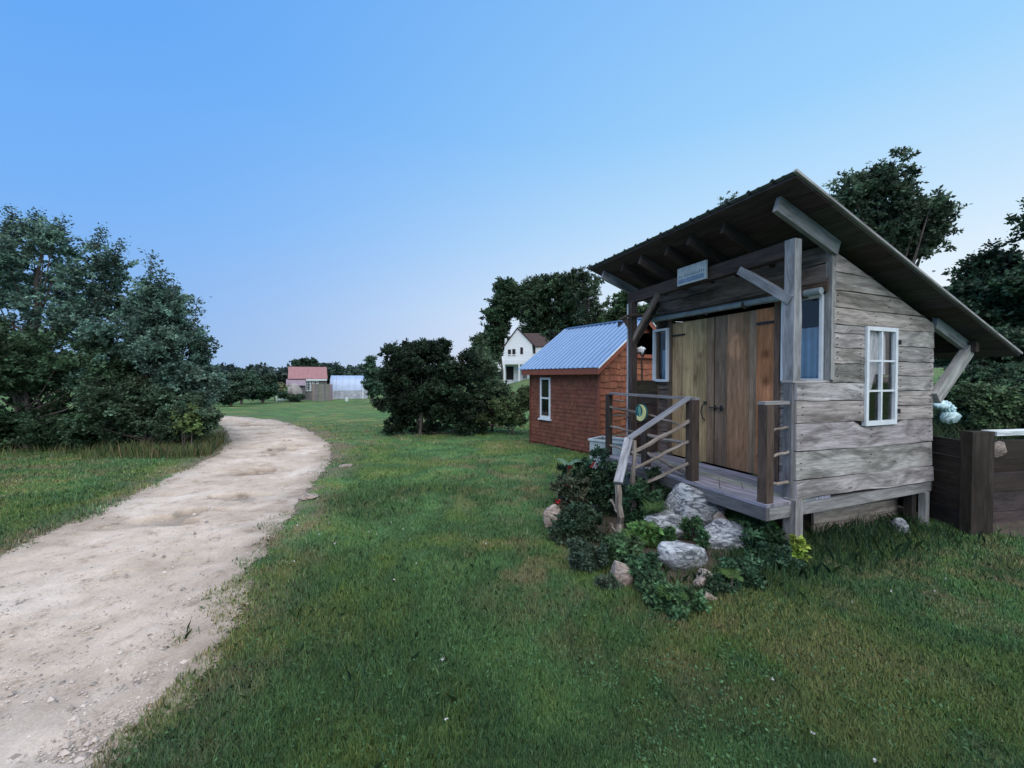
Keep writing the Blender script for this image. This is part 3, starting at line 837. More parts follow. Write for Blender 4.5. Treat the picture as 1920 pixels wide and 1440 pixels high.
curtain(sw, 'b', 0, 0, WZ0 + .35, WZ1 - .05, .045, 'curtain2', 6, lambda f, g: WY0 + .04 + f * (.20 + .21 * g))
curtain(sw, 'b', 0, 0, WZ0 + .55, WZ1 - .05, .06, 'curtain2', 5, lambda f, g: WY1 - .045 - f * (.16 + .12 * g))
for zz in (WZ0 + .12, WZ1 - .18): mb = MB(); mb.box(WY1 + .002, WY1 + .02, -.07, -.035, zz, zz + .05); mb.build("hinge", M['iron'], sw)
# left front casement, stands beside the door
aw0, aw1 = aD1 + .045, CW + .03
zl0, zl1 = 1.68, 2.50
lw = window("window", 'a', aw0, aw1, zl0, zl1, .035, 1, 1, None, proud=.085)
lw["label"] = "white framed casement window at the left end of the front wall"
curtain(lw, 'a', aw0 + .045, aw1 - .04, zl0 + .045, zl0 + .50, .06, 'curtain', 4)
rw = window("window", 'a', .045, aD0 - .085, 1.705, 2.60, .028, 1, 1, None, proud=.055)
rw["label"] = "white framed window between the door and the cabin corner"
curtain(rw, 'a', .08, aD0 - .14, 1.74, 2.28, .05, 'curtain', 5)
# interior: floor, and added near-black sheets that stand for the room's shade
mb = MB()
mb.box(fw + .05, L_ - .02, .03, CW - .03, .56, .60)
mb.build("interior_floor", M['brown'], cab)
mb = MB(); mb.box(fw + .50, L_ - .03, .45, .47, .602, 2.3, (.6, .6, .6)); mb.box(fw + .48, fw + .50, .03, CW - .05, .602, 2.6, (.6, .6, .6)); mb.build("dark_liner", M['dim'], cab)
# --- deck
mb = MB()
x = -CD
for i in range(5):
    wd = (F0 + CD) / 5
    mb.box(-CD - .015 + i * wd, -CD - .015 + (i + 1) * wd - .008, -.035, CW + .07, DK - .032, DK + random.uniform(-.002, .003), (.95, .97, 1.03), .1)
mb.build("porch_floor", M['grey'], cab)
mb = MB()
mb.box(-CD - .012, -CD + .03, -.03, CW + .06, DK - .155, DK - .034, (.42, .42, .44)); mb.build("front_joist", M['grey'], cab)
mb = MB()
mb.box(-CD + .032, L_ - .02, -.032, .012, DK - .152, DK - .036, (.82, .80, .78)); mb.build("side_sill", M['grey'], cab)
mb = MB()
mb.box(L_ - .02, L_ + .03, -.02, CW, DK - .15, DK - .034); mb.box(-CD + .03, L_ - .02, CW, CW + .05, DK - .15, DK - .034); mb.build("rear_sill", M['dark'], cab)
# stilts
def stilt(b0, b1, a0, a1, z1, t=(1, 1, 1), mat='grey'):
    mb = MB(); mb.box(b0, b1, a0, a1, -.15, z1, t, .06); return mb.build("stilt", M[mat], cab)
stilt(-.07, .035, -.075, .05, DK + .012, (.8, .84, .78)); stilt(L_ - .16, L_ - .08, -.045, .02, DK - .154, (.95, .93, .9)); stilt(L_ - .27, L_ - .18, .03, .11, DK - .155, (.5, .5, .5), 'dark')
stilt(.62, .80, .45, .6, DK - .155, (.6, .6, .6), 'dark'); stilt(-.25, -.15, 2.2, 2.32, DK - .155, (.6, .6, .6)); stilt(L_ - .2, L_ - .08, CW - .1, CW, DK - .155)
stilt(.5, .62, 1.6, 1.72, DK - .155, (.5, .5, .5), 'dark')
mb = MB()
for i in range(3): lapboard(mb, (.78, .32), (L_ - .2, .22), -.06 + i * .155, .095 + i * .155, -.04 + i * .155, .11 + i * .155, 8, (.9, .82, .72), wav=.004)
mb.build("skirting", M['siding'], cab)
mb = MB(); mb.box(.8, .84, .34, 2.3, -.1, DK - .16); mb.box(.8, L_ - .1, 2.2, 2.24, -.1, DK - .16); mb.build("crawlspace_wall", M['dark'], cab)
# --- porch posts, beam, braces
PT = 2.56 + DK
mb = MB()
# waney, slightly twisted right post
pts = []
off = 3.3
prof = [(1.722, .105, .0), (1.95, .11, .004), (2.15, .115, .01), (2.35, .115, .003), (2.60, .10, .004), (2.85, .098, .0), (3.095, .10, .0)]
for (z0, w0, s0), (z1, w1, s1) in zip(prof[:-1], prof[1:]):
    for (bx0, by0, bx1, by1) in ((0, 0, 1, 0), (1, 0, 1, 1), (1, 1, 0, 1), (0, 1, 0, 0)):
        def q(u, v, w, s, z): return (-.02 + s + u * w, -.005 + s + v * w, z)
        mb.face([q(bx0, by0, w0, s0, z0), q(bx1, by1, w0, s0, z0), q(bx1, by1, w1, s1, z1), q(bx0, by0, w1, s1, z1)],
                [(z0, off), (z0, off + w0), (z1, off + w1), (z1, off)], (.95, .96, 1.0))
    off += 0
mb.box(-.03, .06, .0, .085, DK, 1.696, (.6, .6, .63)); mb.face([(-.02, 0, 3.095), (.08, 0, 3.095), (.08, .1, 3.095), (-.02, .1, 3.095)])
mb.build("porch_post", M['grey'], cab)
mb = MB(); mb.box(-.05, .05, CW - .09, CW + .02, DK, 2.56 + DK - .22, (1.0, 1.0, 1.05)); mb.build("porch_post", M['dark'], cab)
mb = MB(); mb.box(-.057, -.052, CW - .012, CW + .018, DK + .02, PT - .24, (1.5, 1.6, 1.75)); mb.build("post_edging", M['grey'], cab)
mb = MB(); mb.beam((.03, .098, 3.01), (.03, CW + .06, 2.97), .10, .155, (.75, .74, .78)); mb.build("porch_beam", M['dark'], cab)
mb = MB(); mb.beam((-.005, .03, 2.50), (-.005, .60, 2.93), .055, .085, (.9, .92, .96)); mb.build("brace", M['grey'], cab)
mb = MB(); mb.beam((-.01, CW - .04, 2.28), (-.01, CW - .62, 2.92), .04, .075, (1.3, 1.25, 1.15)); mb.build("brace", M['bark'], cab)
mb = MB(); mb.beam((.05, CW - .04, 2.28), (.50, CW - .04, 2.92), .05, .06, (.8, .8, .8)); mb.build("brace", M['dark'], cab)
# --- rafters
rpx = [1127, 1163, 1197, 1243, 1287, 1347]
for i, px in enumerate(rpx):
    a = c_a(px + 6, RBF + .14); b0 = RBF + .12 + random.uniform(-.02, .03); b1 = CL + .9
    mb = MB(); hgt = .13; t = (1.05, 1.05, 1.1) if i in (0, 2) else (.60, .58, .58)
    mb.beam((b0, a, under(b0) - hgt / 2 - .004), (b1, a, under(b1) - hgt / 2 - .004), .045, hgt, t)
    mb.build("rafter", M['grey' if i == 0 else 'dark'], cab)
mb = MB(); b0 = RBF + .10; mb.beam((b0, -.035, under(b0) - .079), (F0 + .03, -.035, under(F0 + .03) - .079), .045, .15, (.75, .78, .8)); mb.build("rafter", M['grey'], cab)
mb = MB(); mb.beam((L_ + .02, -.02, under(L_) - .085), (L_ + .72, -.02, under(L_ + .7) - .085), .05, .13, (.85, .92, .93)); mb.build("rafter", M['grey'], cab)
mb = MB(); mb.beam((L_ + .01, -.04, 1.50), (L_ + .74, -.04, under(L_ + .74) - .12), .07, .15, (1.2, 1.2, 1.15)); mb.build("brace", M['grey'], cab)
mb = MB(); mb.beam((L_ + .74, -.12, under(L_ + .74) - .085), (L_ + .74, CW + .3, under(L_ + .74) - .085), .08, .12, (.8, .8, .8)); mb.build("rear_purlin", M['dark'], cab)
# --- roof: plank deck and ribbed metal
RX0, RX1 = -.293, 3.02
roof = None
mb = MB(); n = 17
for i in range(n):
    ba, bb = RBF + (RBB - RBF) * i / n, RBF + (RBB - RBF) * (i + 1) / n - .006
    d = Vector((bb - ba, 0, rz(bb) - rz(ba))); nn = Vector((RSL, 0, 1)).normalized()
    mb.obox(Vector((ba, RX0 + .015, rz(ba) - .045)), (0, RX1 - RX0 - .03, 0), d, nn * .026, (1, 1, 1), .15)
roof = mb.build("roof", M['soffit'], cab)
mb = MB(); nn = Vector((RSL, 0, 1)).normalized(); dd = Vector((1, 0, -RSL)).normalized()
La = (RBB - RBF + .03) * math.sqrt(1 + RSL ** 2); st = Vector((RBF - .03, 0, rz(RBF - .03) - .010))
a = RX0; prev = None; prof = []
while a < RX1 - .01:
    prof += [(a, 0), (a + .09, 0), (a + .10, .006), (a + .12, .006), (a + .13, 0), (a + .19, 0), (a + .205, .024), (a + .225, .024), (a + .24, 0)]
    a += .24
for (a0, h0), (a1, h1) in zip(prof[:-1], prof[1:]):
    if a1 <= a0: continue
    p0 = st + Vector((0, a0, 0)) + nn * h0; p1 = st + Vector((0, a1, 0)) + nn * h1
    mb.face([p0, p0 + dd * La, p1 + dd * La, p1], [(0, a0), (La, a0), (La, a1), (0, a1)])
    mb.face([p1 - nn * .004, p1 + dd * La - nn * .004, p0 + dd * La - nn * .004, p0 - nn * .004], [(0, a0), (La, a0), (La, a1), (0, a1)])
    mb.face([p0 - nn * .004, p0, p1, p1 - nn * .004])
mb.build("roofing_sheet", M['roofmetal'], roof)
mb = MB()   # rake trim along the visible right edge
mb.obox(st + Vector((0, RX0 - .012, 0)) - nn * .012, dd * La, (0, .028, 0), nn * .022, (1, 1, 1))
tr_ = mb.build("rake_trim", M['grey'], roof)
# --- pole along the front wall over the door, on small brackets
zz0 = c_z(fw - .12, 2.40, 599); zz1 = c_z(fw - .12, .0, 545)
mb = MB(); mb.tube([(fw - .12, CW - .02, zz0), (fw - .125, 1.7, zz0 + (zz1 - zz0) * .34), (fw - .12, .9, zz0 + (zz1 - zz0) * .68 + .004), (fw - .11, .02, zz1)], [.040, .036, .036, .038], 10)
pole = mb.build("awning_pole", M['pipe'], cab, True)
for a in (2.10, 1.45, .88, .2):
    mb = MB(); f = (CW - a) / CW; z = zz0 + (zz1 - zz0) * f
    mb.beam((fw - .03, a, z - .02), (fw - .125, a, z - .045), .035, .03); mb.tube([(fw - .12, a - .02, z), (fw - .12, a + .02, z)], [.037, .037], 10)
    mb.build("bracket", M['dark'], pole)
# --- porch rails
pb = -CD + .05
posts = {}
for px, top, wd, t in ((1142, .93, .075, (.75, .75, .78)), (1212, .80, .09, (.7, .7, .7)), (1299, .93, .10, (.95, .9, .85)), (1437, .93, .095, (1.2, 1.1, 1.0))):
    a = c_a(px, pb); posts[px] = a
    mb = MB(); mb.box(pb - wd / 2, pb + wd / 2, a - wd / 2, a + wd / 2, DK + .004, DK + top, t); mb.build("rail_post", M['dark'], cab)
a1, a2, a3, a4 = posts[1142], posts[1212], posts[1299], posts[1437]
def sticks(name, specs, mat='birch', parent=None):
    for p0, p1, r in specs:
        mb = MB(); p0 = Vector(p0); p1 = Vector(p1); n = 7
        pts = [p0.lerp(p1, i / n) + Vector((random.uniform(-1, 1), random.uniform(-1, 1), random.uniform(-1, 1))) * r * .55 for i in range(n + 1)]
        mb.tube(pts, [r * random.uniform(.8, 1.15) for _ in pts], 7); mb.build(name, M[mat], parent or cab, True)
zt = DK + .93
mb = MB(); mb.box(pb - .045, pb + .055, a3 - .05, a1 - .055, zt + .002, zt + .03, (.85, .82, .84)); mb.build("top_rail", M['grey'], cab)
mb = MB(); mb.box(pb - .05, -.06, -.0, .075, zt + .002, zt + .032, (.9, .86, .84)); mb.build("top_rail", M['grey'], cab)
sticks("twig_rail", [((pb, a1, DK + .74), (pb, a2 + .04, DK + .70), .02), ((pb, a1, DK + .45), (pb, a2, DK + .41), .018), ((pb, a1, DK + .16), (pb, a2, DK + .12), .016),
                     ((pb, a2, DK + .70), (pb, a3, DK + .60), .014), ((pb, a2, DK + .42), (pb, a3, DK + .40), .022), ((pb, a2, DK + .20), (pb, a3, DK + .03), .024),
                     ((pb + .1, a1, DK + .84), (pb + .3, a1 + .02, DK + .82), .013), ((pb, a1, DK + .60), (.0, CW - .05, DK + .60), .014), ((pb, a1, DK + .30), (.0, CW - .05, DK + .30), .014),
                     ((pb + .03, .035, DK + .42), (-.02, .035, DK + .46), .014), ((pb + .03, .035, DK + .68), (-.02, .035, DK + .70), .013), ((pb + .03, .035, DK + .17), (-.02, .035, DK + .16), .016)])
# stair handrail and its sticks
def toL(p): v = Vector(p) - Vector(CP(0, 0, 0)); c, s = math.cos(TH), math.sin(TH); return Vector((v.x * c + v.y * s, -v.x * s + v.y * c, v.z))
h0 = Vector((pb - .02, a3 + .03, zt + .03)); h1 = toL(at(1180, 822, 4.62)); h2 = toL(at(1160, 906, 4.22))
mb = MB(); mb.beam(h0, h1, .085, .032, (.80, .81, .86)); mb.build("handrail", M['grey'], cab)
mb = MB(); mb.beam(h1 + Vector((0, 0, .0)), h2, .09, .032, (.98, 1.0, 1.05)); mb.build("handrail", M['grey'], cab)
g2 = Vector((h2.x, h2.y, -.1)); g2.x += .02; g2.y += .02
sticks("newel_post", [(h2 + Vector((.03, 0, -.02)), g2, .040)])
sticks("branch_stub", [(h2.lerp(g2, .45), h2.lerp(g2, .25) + Vector((-.05, .06, 0)), .014), (h2.lerp(g2, .75), h2.lerp(g2, .60) + Vector((-.04, .07, 0)), .012)])
sticks("newel_post", [(h1 + Vector((.06, -.01, -.03)), Vector((h1.x + .06, h1.y, 0)), .028)])
dv = (h1 - h0)
for o, r in ((.22, .024), (.46, .018), (.72, .022)):
    sticks("stair_stick", [(Vector((pb, a3, zt - o)), Vector((h1.x + .03, h1.y, h1.z - o * .78)), r)])
# ------------------------------------------------------------------ things on the cabin
# hanging sign on the porch beam (its writing is too worn to read in the photograph: pale streaks only)
sa0, sa1 = c_a(1270, -.07), c_a(1324, -.07); sz0 = c_z(-.07, sa0, 538); sz1 = c_z(-.07, sa0, 509)
sg = empty("hanging_sign", CP(-.07, (sa0 + sa1) / 2, sz0), TH, "small faded white and blue board sign fixed to the porch beam", "sign")
M['signw'] = simple("faded_sign_board", (.34, .40, .42), .7, .2, 12)
M['signb'] = simple("faded_sign_blue", (.15, .22, .32), .7, .3, 18)
w_ = abs(sa1 - sa0)
mb = MB(); mb.box(-.012, .010, -w_ / 2, w_ / 2, 0, sz1 - sz0 + .02); mb.build("board", M['signw'], sg)
mb = MB(); mb.box(-.016, -.0125, -w_ / 2 + .03, w_ / 2 - .02, .025, .075); mb.build("painted_band", M['signb'], sg)
mb = MB()
for i in range(13):
    u = -w_ / 2 + .04 + i * (w_ - .08) / 12; mb.box(-.0155, -.0125, u - .006, u + .005, .095, .095 + random.choice([.022, .03, .034]), (.8, .9, .7))
mb.build("worn_lettering", M['signb'], sg)
# sun and moon plaque on the middle rail post
pc = CP(pb - .075, a2 + .005, DK + .72)
pq = empty("moon_plaque", pc, TH - .0, "round green plaque with a yellow crescent moon on the porch railing post", "plaque")
M['moonb'] = simple("plaque_green", (.03, .12, .13), .5, .3, 12); M['moony'] = simple("plaque_yellow", (.62, .62, .28), .5, .12, 14); M['moong'] = simple("plaque_light_green", (.16, .36, .27), .5, .2, 14)
Rq = .112
def disc(mb, pts, x0, x1, t=(1, 1, 1)):
    n = len(pts); mb.face([(x0, y, z) for y, z in pts][::-1], None, t); mb.face([(x1, y, z) for y, z in pts], None, t)
    for i in range(n):
        j = (i + 1) % n; mb.face([(x0, *pts[i]), (x0, *pts[j]), (x1, *pts[j]), (x1, *pts[i])], None, t)
mb = MB(); disc(mb, [(Rq * math.cos(t), Rq * math.sin(t) * 1.05) for t in [k * math.pi / 16 for k in range(32)]], -.012, .012); mb.build("disc", M['moonb'], pq)
cres = []
for k in range(21): t = R(-125 + 215 * k / 20); cres.append((-Rq * .97 * math.cos(t), Rq * .97 * math.sin(t)))
for k in range(21): t = R(90 - 215 * k / 20); cres.append((-Rq * .66 * math.cos(t) + .018, Rq * .70 * math.sin(t) + .022))
mb = MB()
for i in range(20):
    p, q, r_, s_ = cres[i], cres[i + 1], cres[40 - i], cres[41 - i] if i else cres[41 - 1 + 0]
    p, q, r_, s_ = cres[i], cres[i + 1], cres[41 - (i + 1)], cres[41 - i]
    disc(mb, [p, q, r_, s_], -.026, -.0125)
mb.build("crescent", M['moony'], pq)
mb = MB(); disc(mb, [(.035, .085), (.0, .07), (-.012, .02), (.0, -.03), (-.012, -.07), (.025, -.03), (.04, .02)], -.02, -.0125); mb.build("inlay", M['moong'], pq)
# curved driftwood branch fixed across the left post
p0, p1 = toL(at(1162, 598, 6.1)), toL(at(1222, 592, 6.25))
dw = empty("driftwood_branch", CP(-.09, CW - .03, 2.60), TH, "curved dark driftwood branch fixed across the left porch post", "branch")
mb = MB(); c0 = Vector((-.09, CW - .03, 2.60))
mb.tube([toL(at(1162, 599, 6.1)) - c0, toL(at(1174, 593, 6.12)) - c0, toL(at(1192, 591, 6.15)) - c0, toL(at(1215, 594, 6.2)) - c0, toL(at(1236, 590, 6.25)) - c0], [.012, .022, .026, .02, .01], 7)
mb.build("branch", M['dark'], dw, True)
mb = MB(); a_ = toL(at(1166, 600, 6.12)) - c0; b_2 = toL(at(1177, 617, 6.12)) - c0; c_2 = toL(at(1178, 596, 6.12)) - c0
for A_, B_, C_ in ((a_, b_2, c_2),):
    o_ = Vector((.02, 0, 0)); mb.face([A_, B_, C_]); mb.face([C_ + o_, B_ + o_, A_ + o_]); mb.face([A_, A_ + o_, B_ + o_, B_]); mb.face([B_, B_ + o_, C_ + o_, C_]); mb.face([C_, C_ + o_, A_ + o_, A_])
mb.build("gusset", M['dark'], dw)
# forked coat-hook stick standing in the left opening
hk = empty("hook_stick", CP(.2, CW - .02, 1.70), TH, "dark forked stick standing on the left porch half wall", "stick")
mb = MB(); mb.tube([(0, 0, 0), (.01, .01, .15), (-.01, .0, .30), (.02, -.02, .42)], [.014, .013, .012, .012], 6); mb.tube([(.02, -.02, .40), (-.04, -.12, .47)], [.016, .010], 6); mb.tube([(.0, 0, .38), (.03, .09, .44)], [.012, .02], 6)
mb.build("stick", M['dark'], hk, True)
# pale figurine behind the side window, lower left pane
import bmesh
def blob(name, parts, mat, parent=None, sub=2):
    bm = bmesh.new()
    for c, r in parts:
        m4 = Matrix.Translation(c) @ Matrix.Diagonal((r[0], r[1], r[2], 1)); bmesh.ops.create_icosphere(bm, subdivisions=sub, radius=1, matrix=m4)
    me = bpy.data.meshes.new(name); bm.to_mesh(me); bm.free(); return link(name, me, M[mat], parent, True)
M['ceramic'] = simple("pale_ceramic", (.42, .37, .33), .5, .25, 30, usetint=False)
fg = empty("figurine", CP(WY0 + .10, .09, WZ0 + .035), TH, "small pale rounded figurine behind the lower left pane of the side window", "figurine")
blob("body", [((0, 0, .045), (.048, .04, .05)), ((.005, -.003, .115), (.036, .032, .036))], 'ceramic', fg)
mb = MB(); mb.tube([(0, .0, -.02), (0, 0, .0)], .05, 10); mb.box(-.25, .45, -.055, .06, -.035, -.012); mb.build("shelf", M['brown'], fg)

# ------------------------------------------------------------------ orange shingled shed
SR = Vector((1.88, 8.83, 0)); SL = Vector((.51, 10.75, 0))
su = (SL - SR).normalized(); sv = Vector((-su.y, su.x, 0)); sv = -sv if sv.x < 0 else sv
SLEN = (SL - SR).length; SW = 3.0
sang = math.atan2(sv.y, sv.x)      # local x = sv (depth), local y = su (towards far left)
shed = empty("orange_shed", SR, sang, "small orange shingled shed with a blue metal gable roof and white sash window", "shed")
SLP = .70; EZ = 2.07; RDG = SW / 2; OVH = .17
def sroof(x): return EZ + SLP * (x if x < RDG else SW - x)
def shingles(mb, n0, u0, u1, z0, z1, rowh, wmin, wmax, axis, holes=(), clip=None, tint=(1, 1, 1), rag=.012, step=.012):
    z = z0; r = 0
    while z < z1:
        u = u0 - random.uniform(0, wmax * .6); zt = min(z + rowh, z1)
        while u < u1:
            w_ = random.uniform(wmin, wmax); a_, b2 = max(u, u0), min(u + w_, u1); u += w_
            if b2 - a_ < .01: continue
            top = zt
            if clip: top = min(top, clip((a_ + b2) / 2) - .005)
            if top < z + .01: continue
            if any(a_ < h[1] - .005 and b2 > h[0] + .005 and z < h[3] - .01 and top > h[2] + .01 for h in holes):
                cut = [(max(a_, u0), min(b2, h_[0])) for h_ in holes] + [(max(a_, h_[1]), b2) for h_ in holes]
                segs = [c_ for c_ in cut if c_[1] - c_[0] > .012]
            else: segs = [(a_, b2)]
            for a2_, b3 in segs:
                lo = z - random.uniform(0, rag); st_ = step + random.uniform(0, .006); k = random.uniform(.86, 1.12)
                t = (tint[0] * k, tint[1] * k * random.uniform(.93, 1.07), tint[2] * k)
                def P(uu, out, zz): return (uu, -out, zz) if axis == 'x' else (-out, uu, zz)
                lo2 = lo - random.uniform(-rag, rag) * .5
                A, B, Cc, D = P(a2_ + .003, st_, lo), P(b3 - .003, st_, lo2), P(b3 - .003, .003, top), P(a2_ + .003, .003, top)
                q = [A, B, Cc, D]; mb.face(q if axis == 'x' else q[::-1], None, t)
                mb.face([P(a2_ + .003, 0, lo), P(b3 - .003, 0, lo2), B, A], None, t)
                mb.face([A, D, P(a2_ + .003, 0, top), P(a2_ + .003, 0, lo)], None, t); mb.face([B, P(b3 - .003, 0, lo2), P(b3 - .003, 0, top), Cc], None, t)
        z += rowh; r += 1
def s_u(px):    # distance along face A (from the near right corner) at photo column
    t = (px - 960) / F; return (SR.x - t * SR.y) / (t * su.y - su.x)
def s_w(px):
    t = (px - 960) / F; return (SR.x - t * SR.y) / (t * sv.y - sv.x)
w0, w1 = s_u(1033), s_u(1014)
def s_z(u, py): p = SR + su * u; return H + (HOR - py) / F * p.y
wz1_, wz0_ = s_z(w0, 708), s_z(w0, 786)
g0, g1 = s_w(1191), s_w(1191) + 1.0
gz0, gz1 = H + (HOR - 664) / F * (SR + sv * g0).y, H + (HOR - 622) / F * (SR + sv * g0).y
mb = MB()
mb.box(.012, .06, .0, SLEN, -.1, EZ + .02, (.5, .4, .4))
# (wall behind the window opening stays dark)
shingles(mb, 0, .0, SLEN, .08, EZ + .03, .092, .10, .22, 'y', [(w0, w1, wz0_, wz1_)], tint=(.62, .66, .74), rag=.008, step=.010)  # darker tint paints this side's shade; same shingle colour as the gable
fa = mb.build("front_wall", M['shingle'], shed)
mb = MB(); 
for i in range(30):
    x0_, x1_ = i * .1, (i + 1) * .1
    if x1_ <= g0 or x0_ >= g1: mb.box(x0_, x1_, .012, .05, -.1, sroof((x0_ + x1_) / 2) - .04, (.45, .4, .4))
    else: mb.box(x0_, x1_, .012, .05, -.1, gz0, (.45, .4, .4)); mb.box(x0_, x1_, .012, .05, gz1, sroof((x0_ + x1_) / 2) - .04, (.45, .4, .4))
shingles(mb, 0, .0, SW, .08, 3.2, .145, .10, .24, 'x', [(g0, g1, gz0, gz1)], clip=lambda x: sroof(x) - .03, tint=(.98, 1.02, 1.02), rag=.03, step=.02)
mb.build("gable_wall", M['shingle'], shed)
mb = MB(); mb.box(SW - .05, SW, .05, SLEN, -.1, EZ); 
for i in range(30): mb.box(i * .1, (i + 1) * .1, SLEN - .05, SLEN, -.1, sroof(i * .1 + .05) - .04)
mb.build("back_wall", M['redtrim'], shed)
mb = MB(); mb.box(-.045, .012, -.045, .0, -.05, EZ - .02, (1, 1, 1)); mb.build("corner_board", M['redtrim'], shed); mb = MB(); mb.box(-.03, .01, SLEN, SLEN + .04, -.05, EZ - .02, (.7, .7, .7)); mb.build("corner_board", M['redtrim'], shed)
mb = MB()
for e in (0, 1):
    xa, xb = (-OVH, RDG) if e == 0 else (SW + OVH, RDG)
    pa = Vector((xa, -.16, EZ - SLP * OVH)); pb_ = Vector((xb, -.16, EZ + SLP * RDG)); nn2 = Vector((-SLP if e == 0 else SLP, 0, 1)).normalized()
    mb.obox(pa, pb_ - pa, (0, SLEN + .32, 0), nn2 * .02, (.3, .3, .35))
rf = mb.build("roof", M['darkroof'], shed)
mb = MB()
for e in (0, 1):
    xa, xb = (-OVH - .03, RDG) if e == 0 else (SW + OVH + .03, RDG)
    pa = Vector((xa, 0, EZ - SLP * (OVH + .03))); pb_ = Vector((xb, 0, EZ + SLP * RDG)); d = pb_ - pa; nn2 = Vector((-SLP if e == 0 else SLP, 0, 1)).normalized()
    y = -.18; Pq = []
    while y < SLEN + .18: Pq += [(y, .0), (y + .10, .0), (y + .115, .02), (y + .135, .02), (y + .15, 0)]; y += .15
    for (ya, ha), (yb, hb) in zip(Pq[:-1], Pq[1:]):
        if yb <= ya: continue
        q0 = pa + Vector((0, ya, 0)) + nn2 * (.028 + ha); q1 = pa + Vector((0, yb, 0)) + nn2 * (.028 + hb)
        mb.face([q0, q1, q1 + d, q0 + d] if e else [q0, q0 + d, q1 + d, q1]); mb.face([q0 - nn2 * .004, q0, q1, q1 - nn2 * .004])
mb.build("roofing_sheet", M['bluemetal'], rf)
mb = MB(); mb.box(RDG - .07, RDG + .07, -.185, SLEN + .18, EZ + SLP * RDG + .018, EZ + SLP * RDG + .05); mb.build("ridge_cap", M['bluemetal'], rf)
mb = MB(); mb.box(-OVH - .03, -OVH - .005, -.165, SLEN + .165, EZ - SLP * OVH - .14, EZ - SLP * OVH + .005, (1, 1, 1)); mb.box(-OVH - .004, .0, -.16, SLEN + .16, EZ - SLP * OVH - .14, EZ - SLP * OVH - .12, (.6, .6, .6))
mb.build("fascia", M['redtrim'], shed)
mb = MB()
for e in (0, 1):
    xa, xb = (-OVH - .03, RDG) if e == 0 else (SW + OVH + .03, RDG)
    pa = Vector((xa, -.185, EZ - SLP * (OVH + .03) - .12)); d = Vector((xb - xa, 0, EZ + SLP * RDG - EZ + SLP * (OVH + .03))); mb.obox(pa, d, (0, .022, 0), (0, 0, .12), (1.25, 1.1, 1))
mb.build("barge_board", M['redtrim'], shed)
mb = MB()
for e in (0, 1):
    xa, xb = (-OVH - .03, RDG) if e == 0 else (SW + OVH + .03, RDG)
    pa = Vector((xa, -.20, EZ - SLP * (OVH + .03) + .002)); d = Vector((xb - xa, 0, EZ + SLP * RDG - EZ + SLP * (OVH + .03))); mb.obox(pa, d, (0, .03, 0), (0, 0, .03))
mb.build("edge_flashing", M['white'], rf)
# sash window
mb = MB(); wf = .05
for (ua, ub, za, zb) in ((w0, w0 + wf, wz0_, wz1_), (w1 - wf, w1, wz0_, wz1_), (w0 + wf, w1 - wf, wz1_ - wf, wz1_), (w0 + wf, w1 - wf, wz0_, wz0_ + wf + .02), (w0 + wf, w1 - wf, (wz0_ + wz1_) / 2 - .02, (wz0_ + wz1_) / 2 + .02)):
    mb.box(-.03, .0, ua, ub, za, zb)
wn = mb.build("window", M['white'], shed)
mb = MB(); mb.box(-.06, .0, w0 - .05, w1 + .05, wz0_ - .04, wz0_ - .002); mb.build("sill", M['white'], wn)
mb = MB(); mb.face([(-.010, w0 + wf, wz0_ + wf), (-.010, w0 + wf, wz1_ - wf), (-.010, w1 - wf, wz1_ - wf), (-.010, w1 - wf, wz0_ + wf)]); mb.build("pane", M['glass'], wn)
mb = MB(); mb.box(-.004, .010, w0 + .01, w1 - .01, wz0_ + .01, wz1_ - .01); mb.build("dark_room", M['dim'], wn)
# open hatch in the gable with its sill shelf
mb = MB(); mb.box(g0 - .04, g1 + .04, -.10, .01, gz0 - .09, gz0 - .005, (1.3, 1.1, 1)); mb.box(g0 - .05, g0, -.03, .01, gz0, gz1); mb.box(g0 - .05, g1, -.03, .01, gz1 + .03, gz1 + .08, (1.2, 1, 1)); mb.build("hatch_frame", M['redtrim'], shed)
mb = MB(); mb.box(g0, g1, .5, .52, gz0 - .3, gz1 + .3); mb.box(g0, g1, .06, .5, gz0 - .3, gz0 - .28); mb.build("dark_room", M['dim'], shed)
hx = g0 + .15
bw = empty("white_bowl", SR + sv * hx + su * (-.045) + Vector((0, 0, gz0 - .005)), sang, "white bowl standing in the open hatch of the orange shed", "bowl")
mb = MB(); mb.tube([(0, 0, .0), (0, 0, .01), (0, 0, .06), (0, 0, .13), (0, 0, .17)], [.04, .06, .10, .11, .07], 14); mb.build("bowl", M['white'], bw, True)
mb = MB(); mb.tube([(0, 0, .171), (0, 0, .19)], [.03, .02], 10); mb.build("knob", M['white'], bw, True)
# pale metal trough between the shed and the porch
tp = at(1106, 826, 6.9); tq = at(1192, 815, 6.35)
tv = Vector((tq.x - tp.x, tq.y - tp.y, 0)); tl_ = tv.length; zt_ = tp.z
tro = empty("planter_trough", (tp.x, tp.y, 0), math.atan2(tv.y, tv.x), "pale grey metal trough planter between the orange shed and the porch rail", "planter")
mb = MB(); mb.box(0, tl_, 0, .02, .0, zt_); mb.box(0, .02, .02, .45, 0, zt_); mb.box(tl_ - .02, tl_, .02, .45, 0, zt_); mb.box(.02, tl_ - .02, .43, .45, 0, zt_); mb.build("basin", M['tub'], tro)
mb = MB(); mb.box(-.02, tl_ + .02, -.02, .025, zt_ + .001, zt_ + .03, (1.3, 1.3, 1.3)); mb.box(-.02, tl_ + .02, .42, .47, zt_ + .001, zt_ + .03, (1.3, 1.3, 1.3)); mb.box(-.02, .025, .026, .419, zt_ + .001, zt_ + .03, (1.3, 1.3, 1.3)); mb.build("rim", M['tub'], tro)
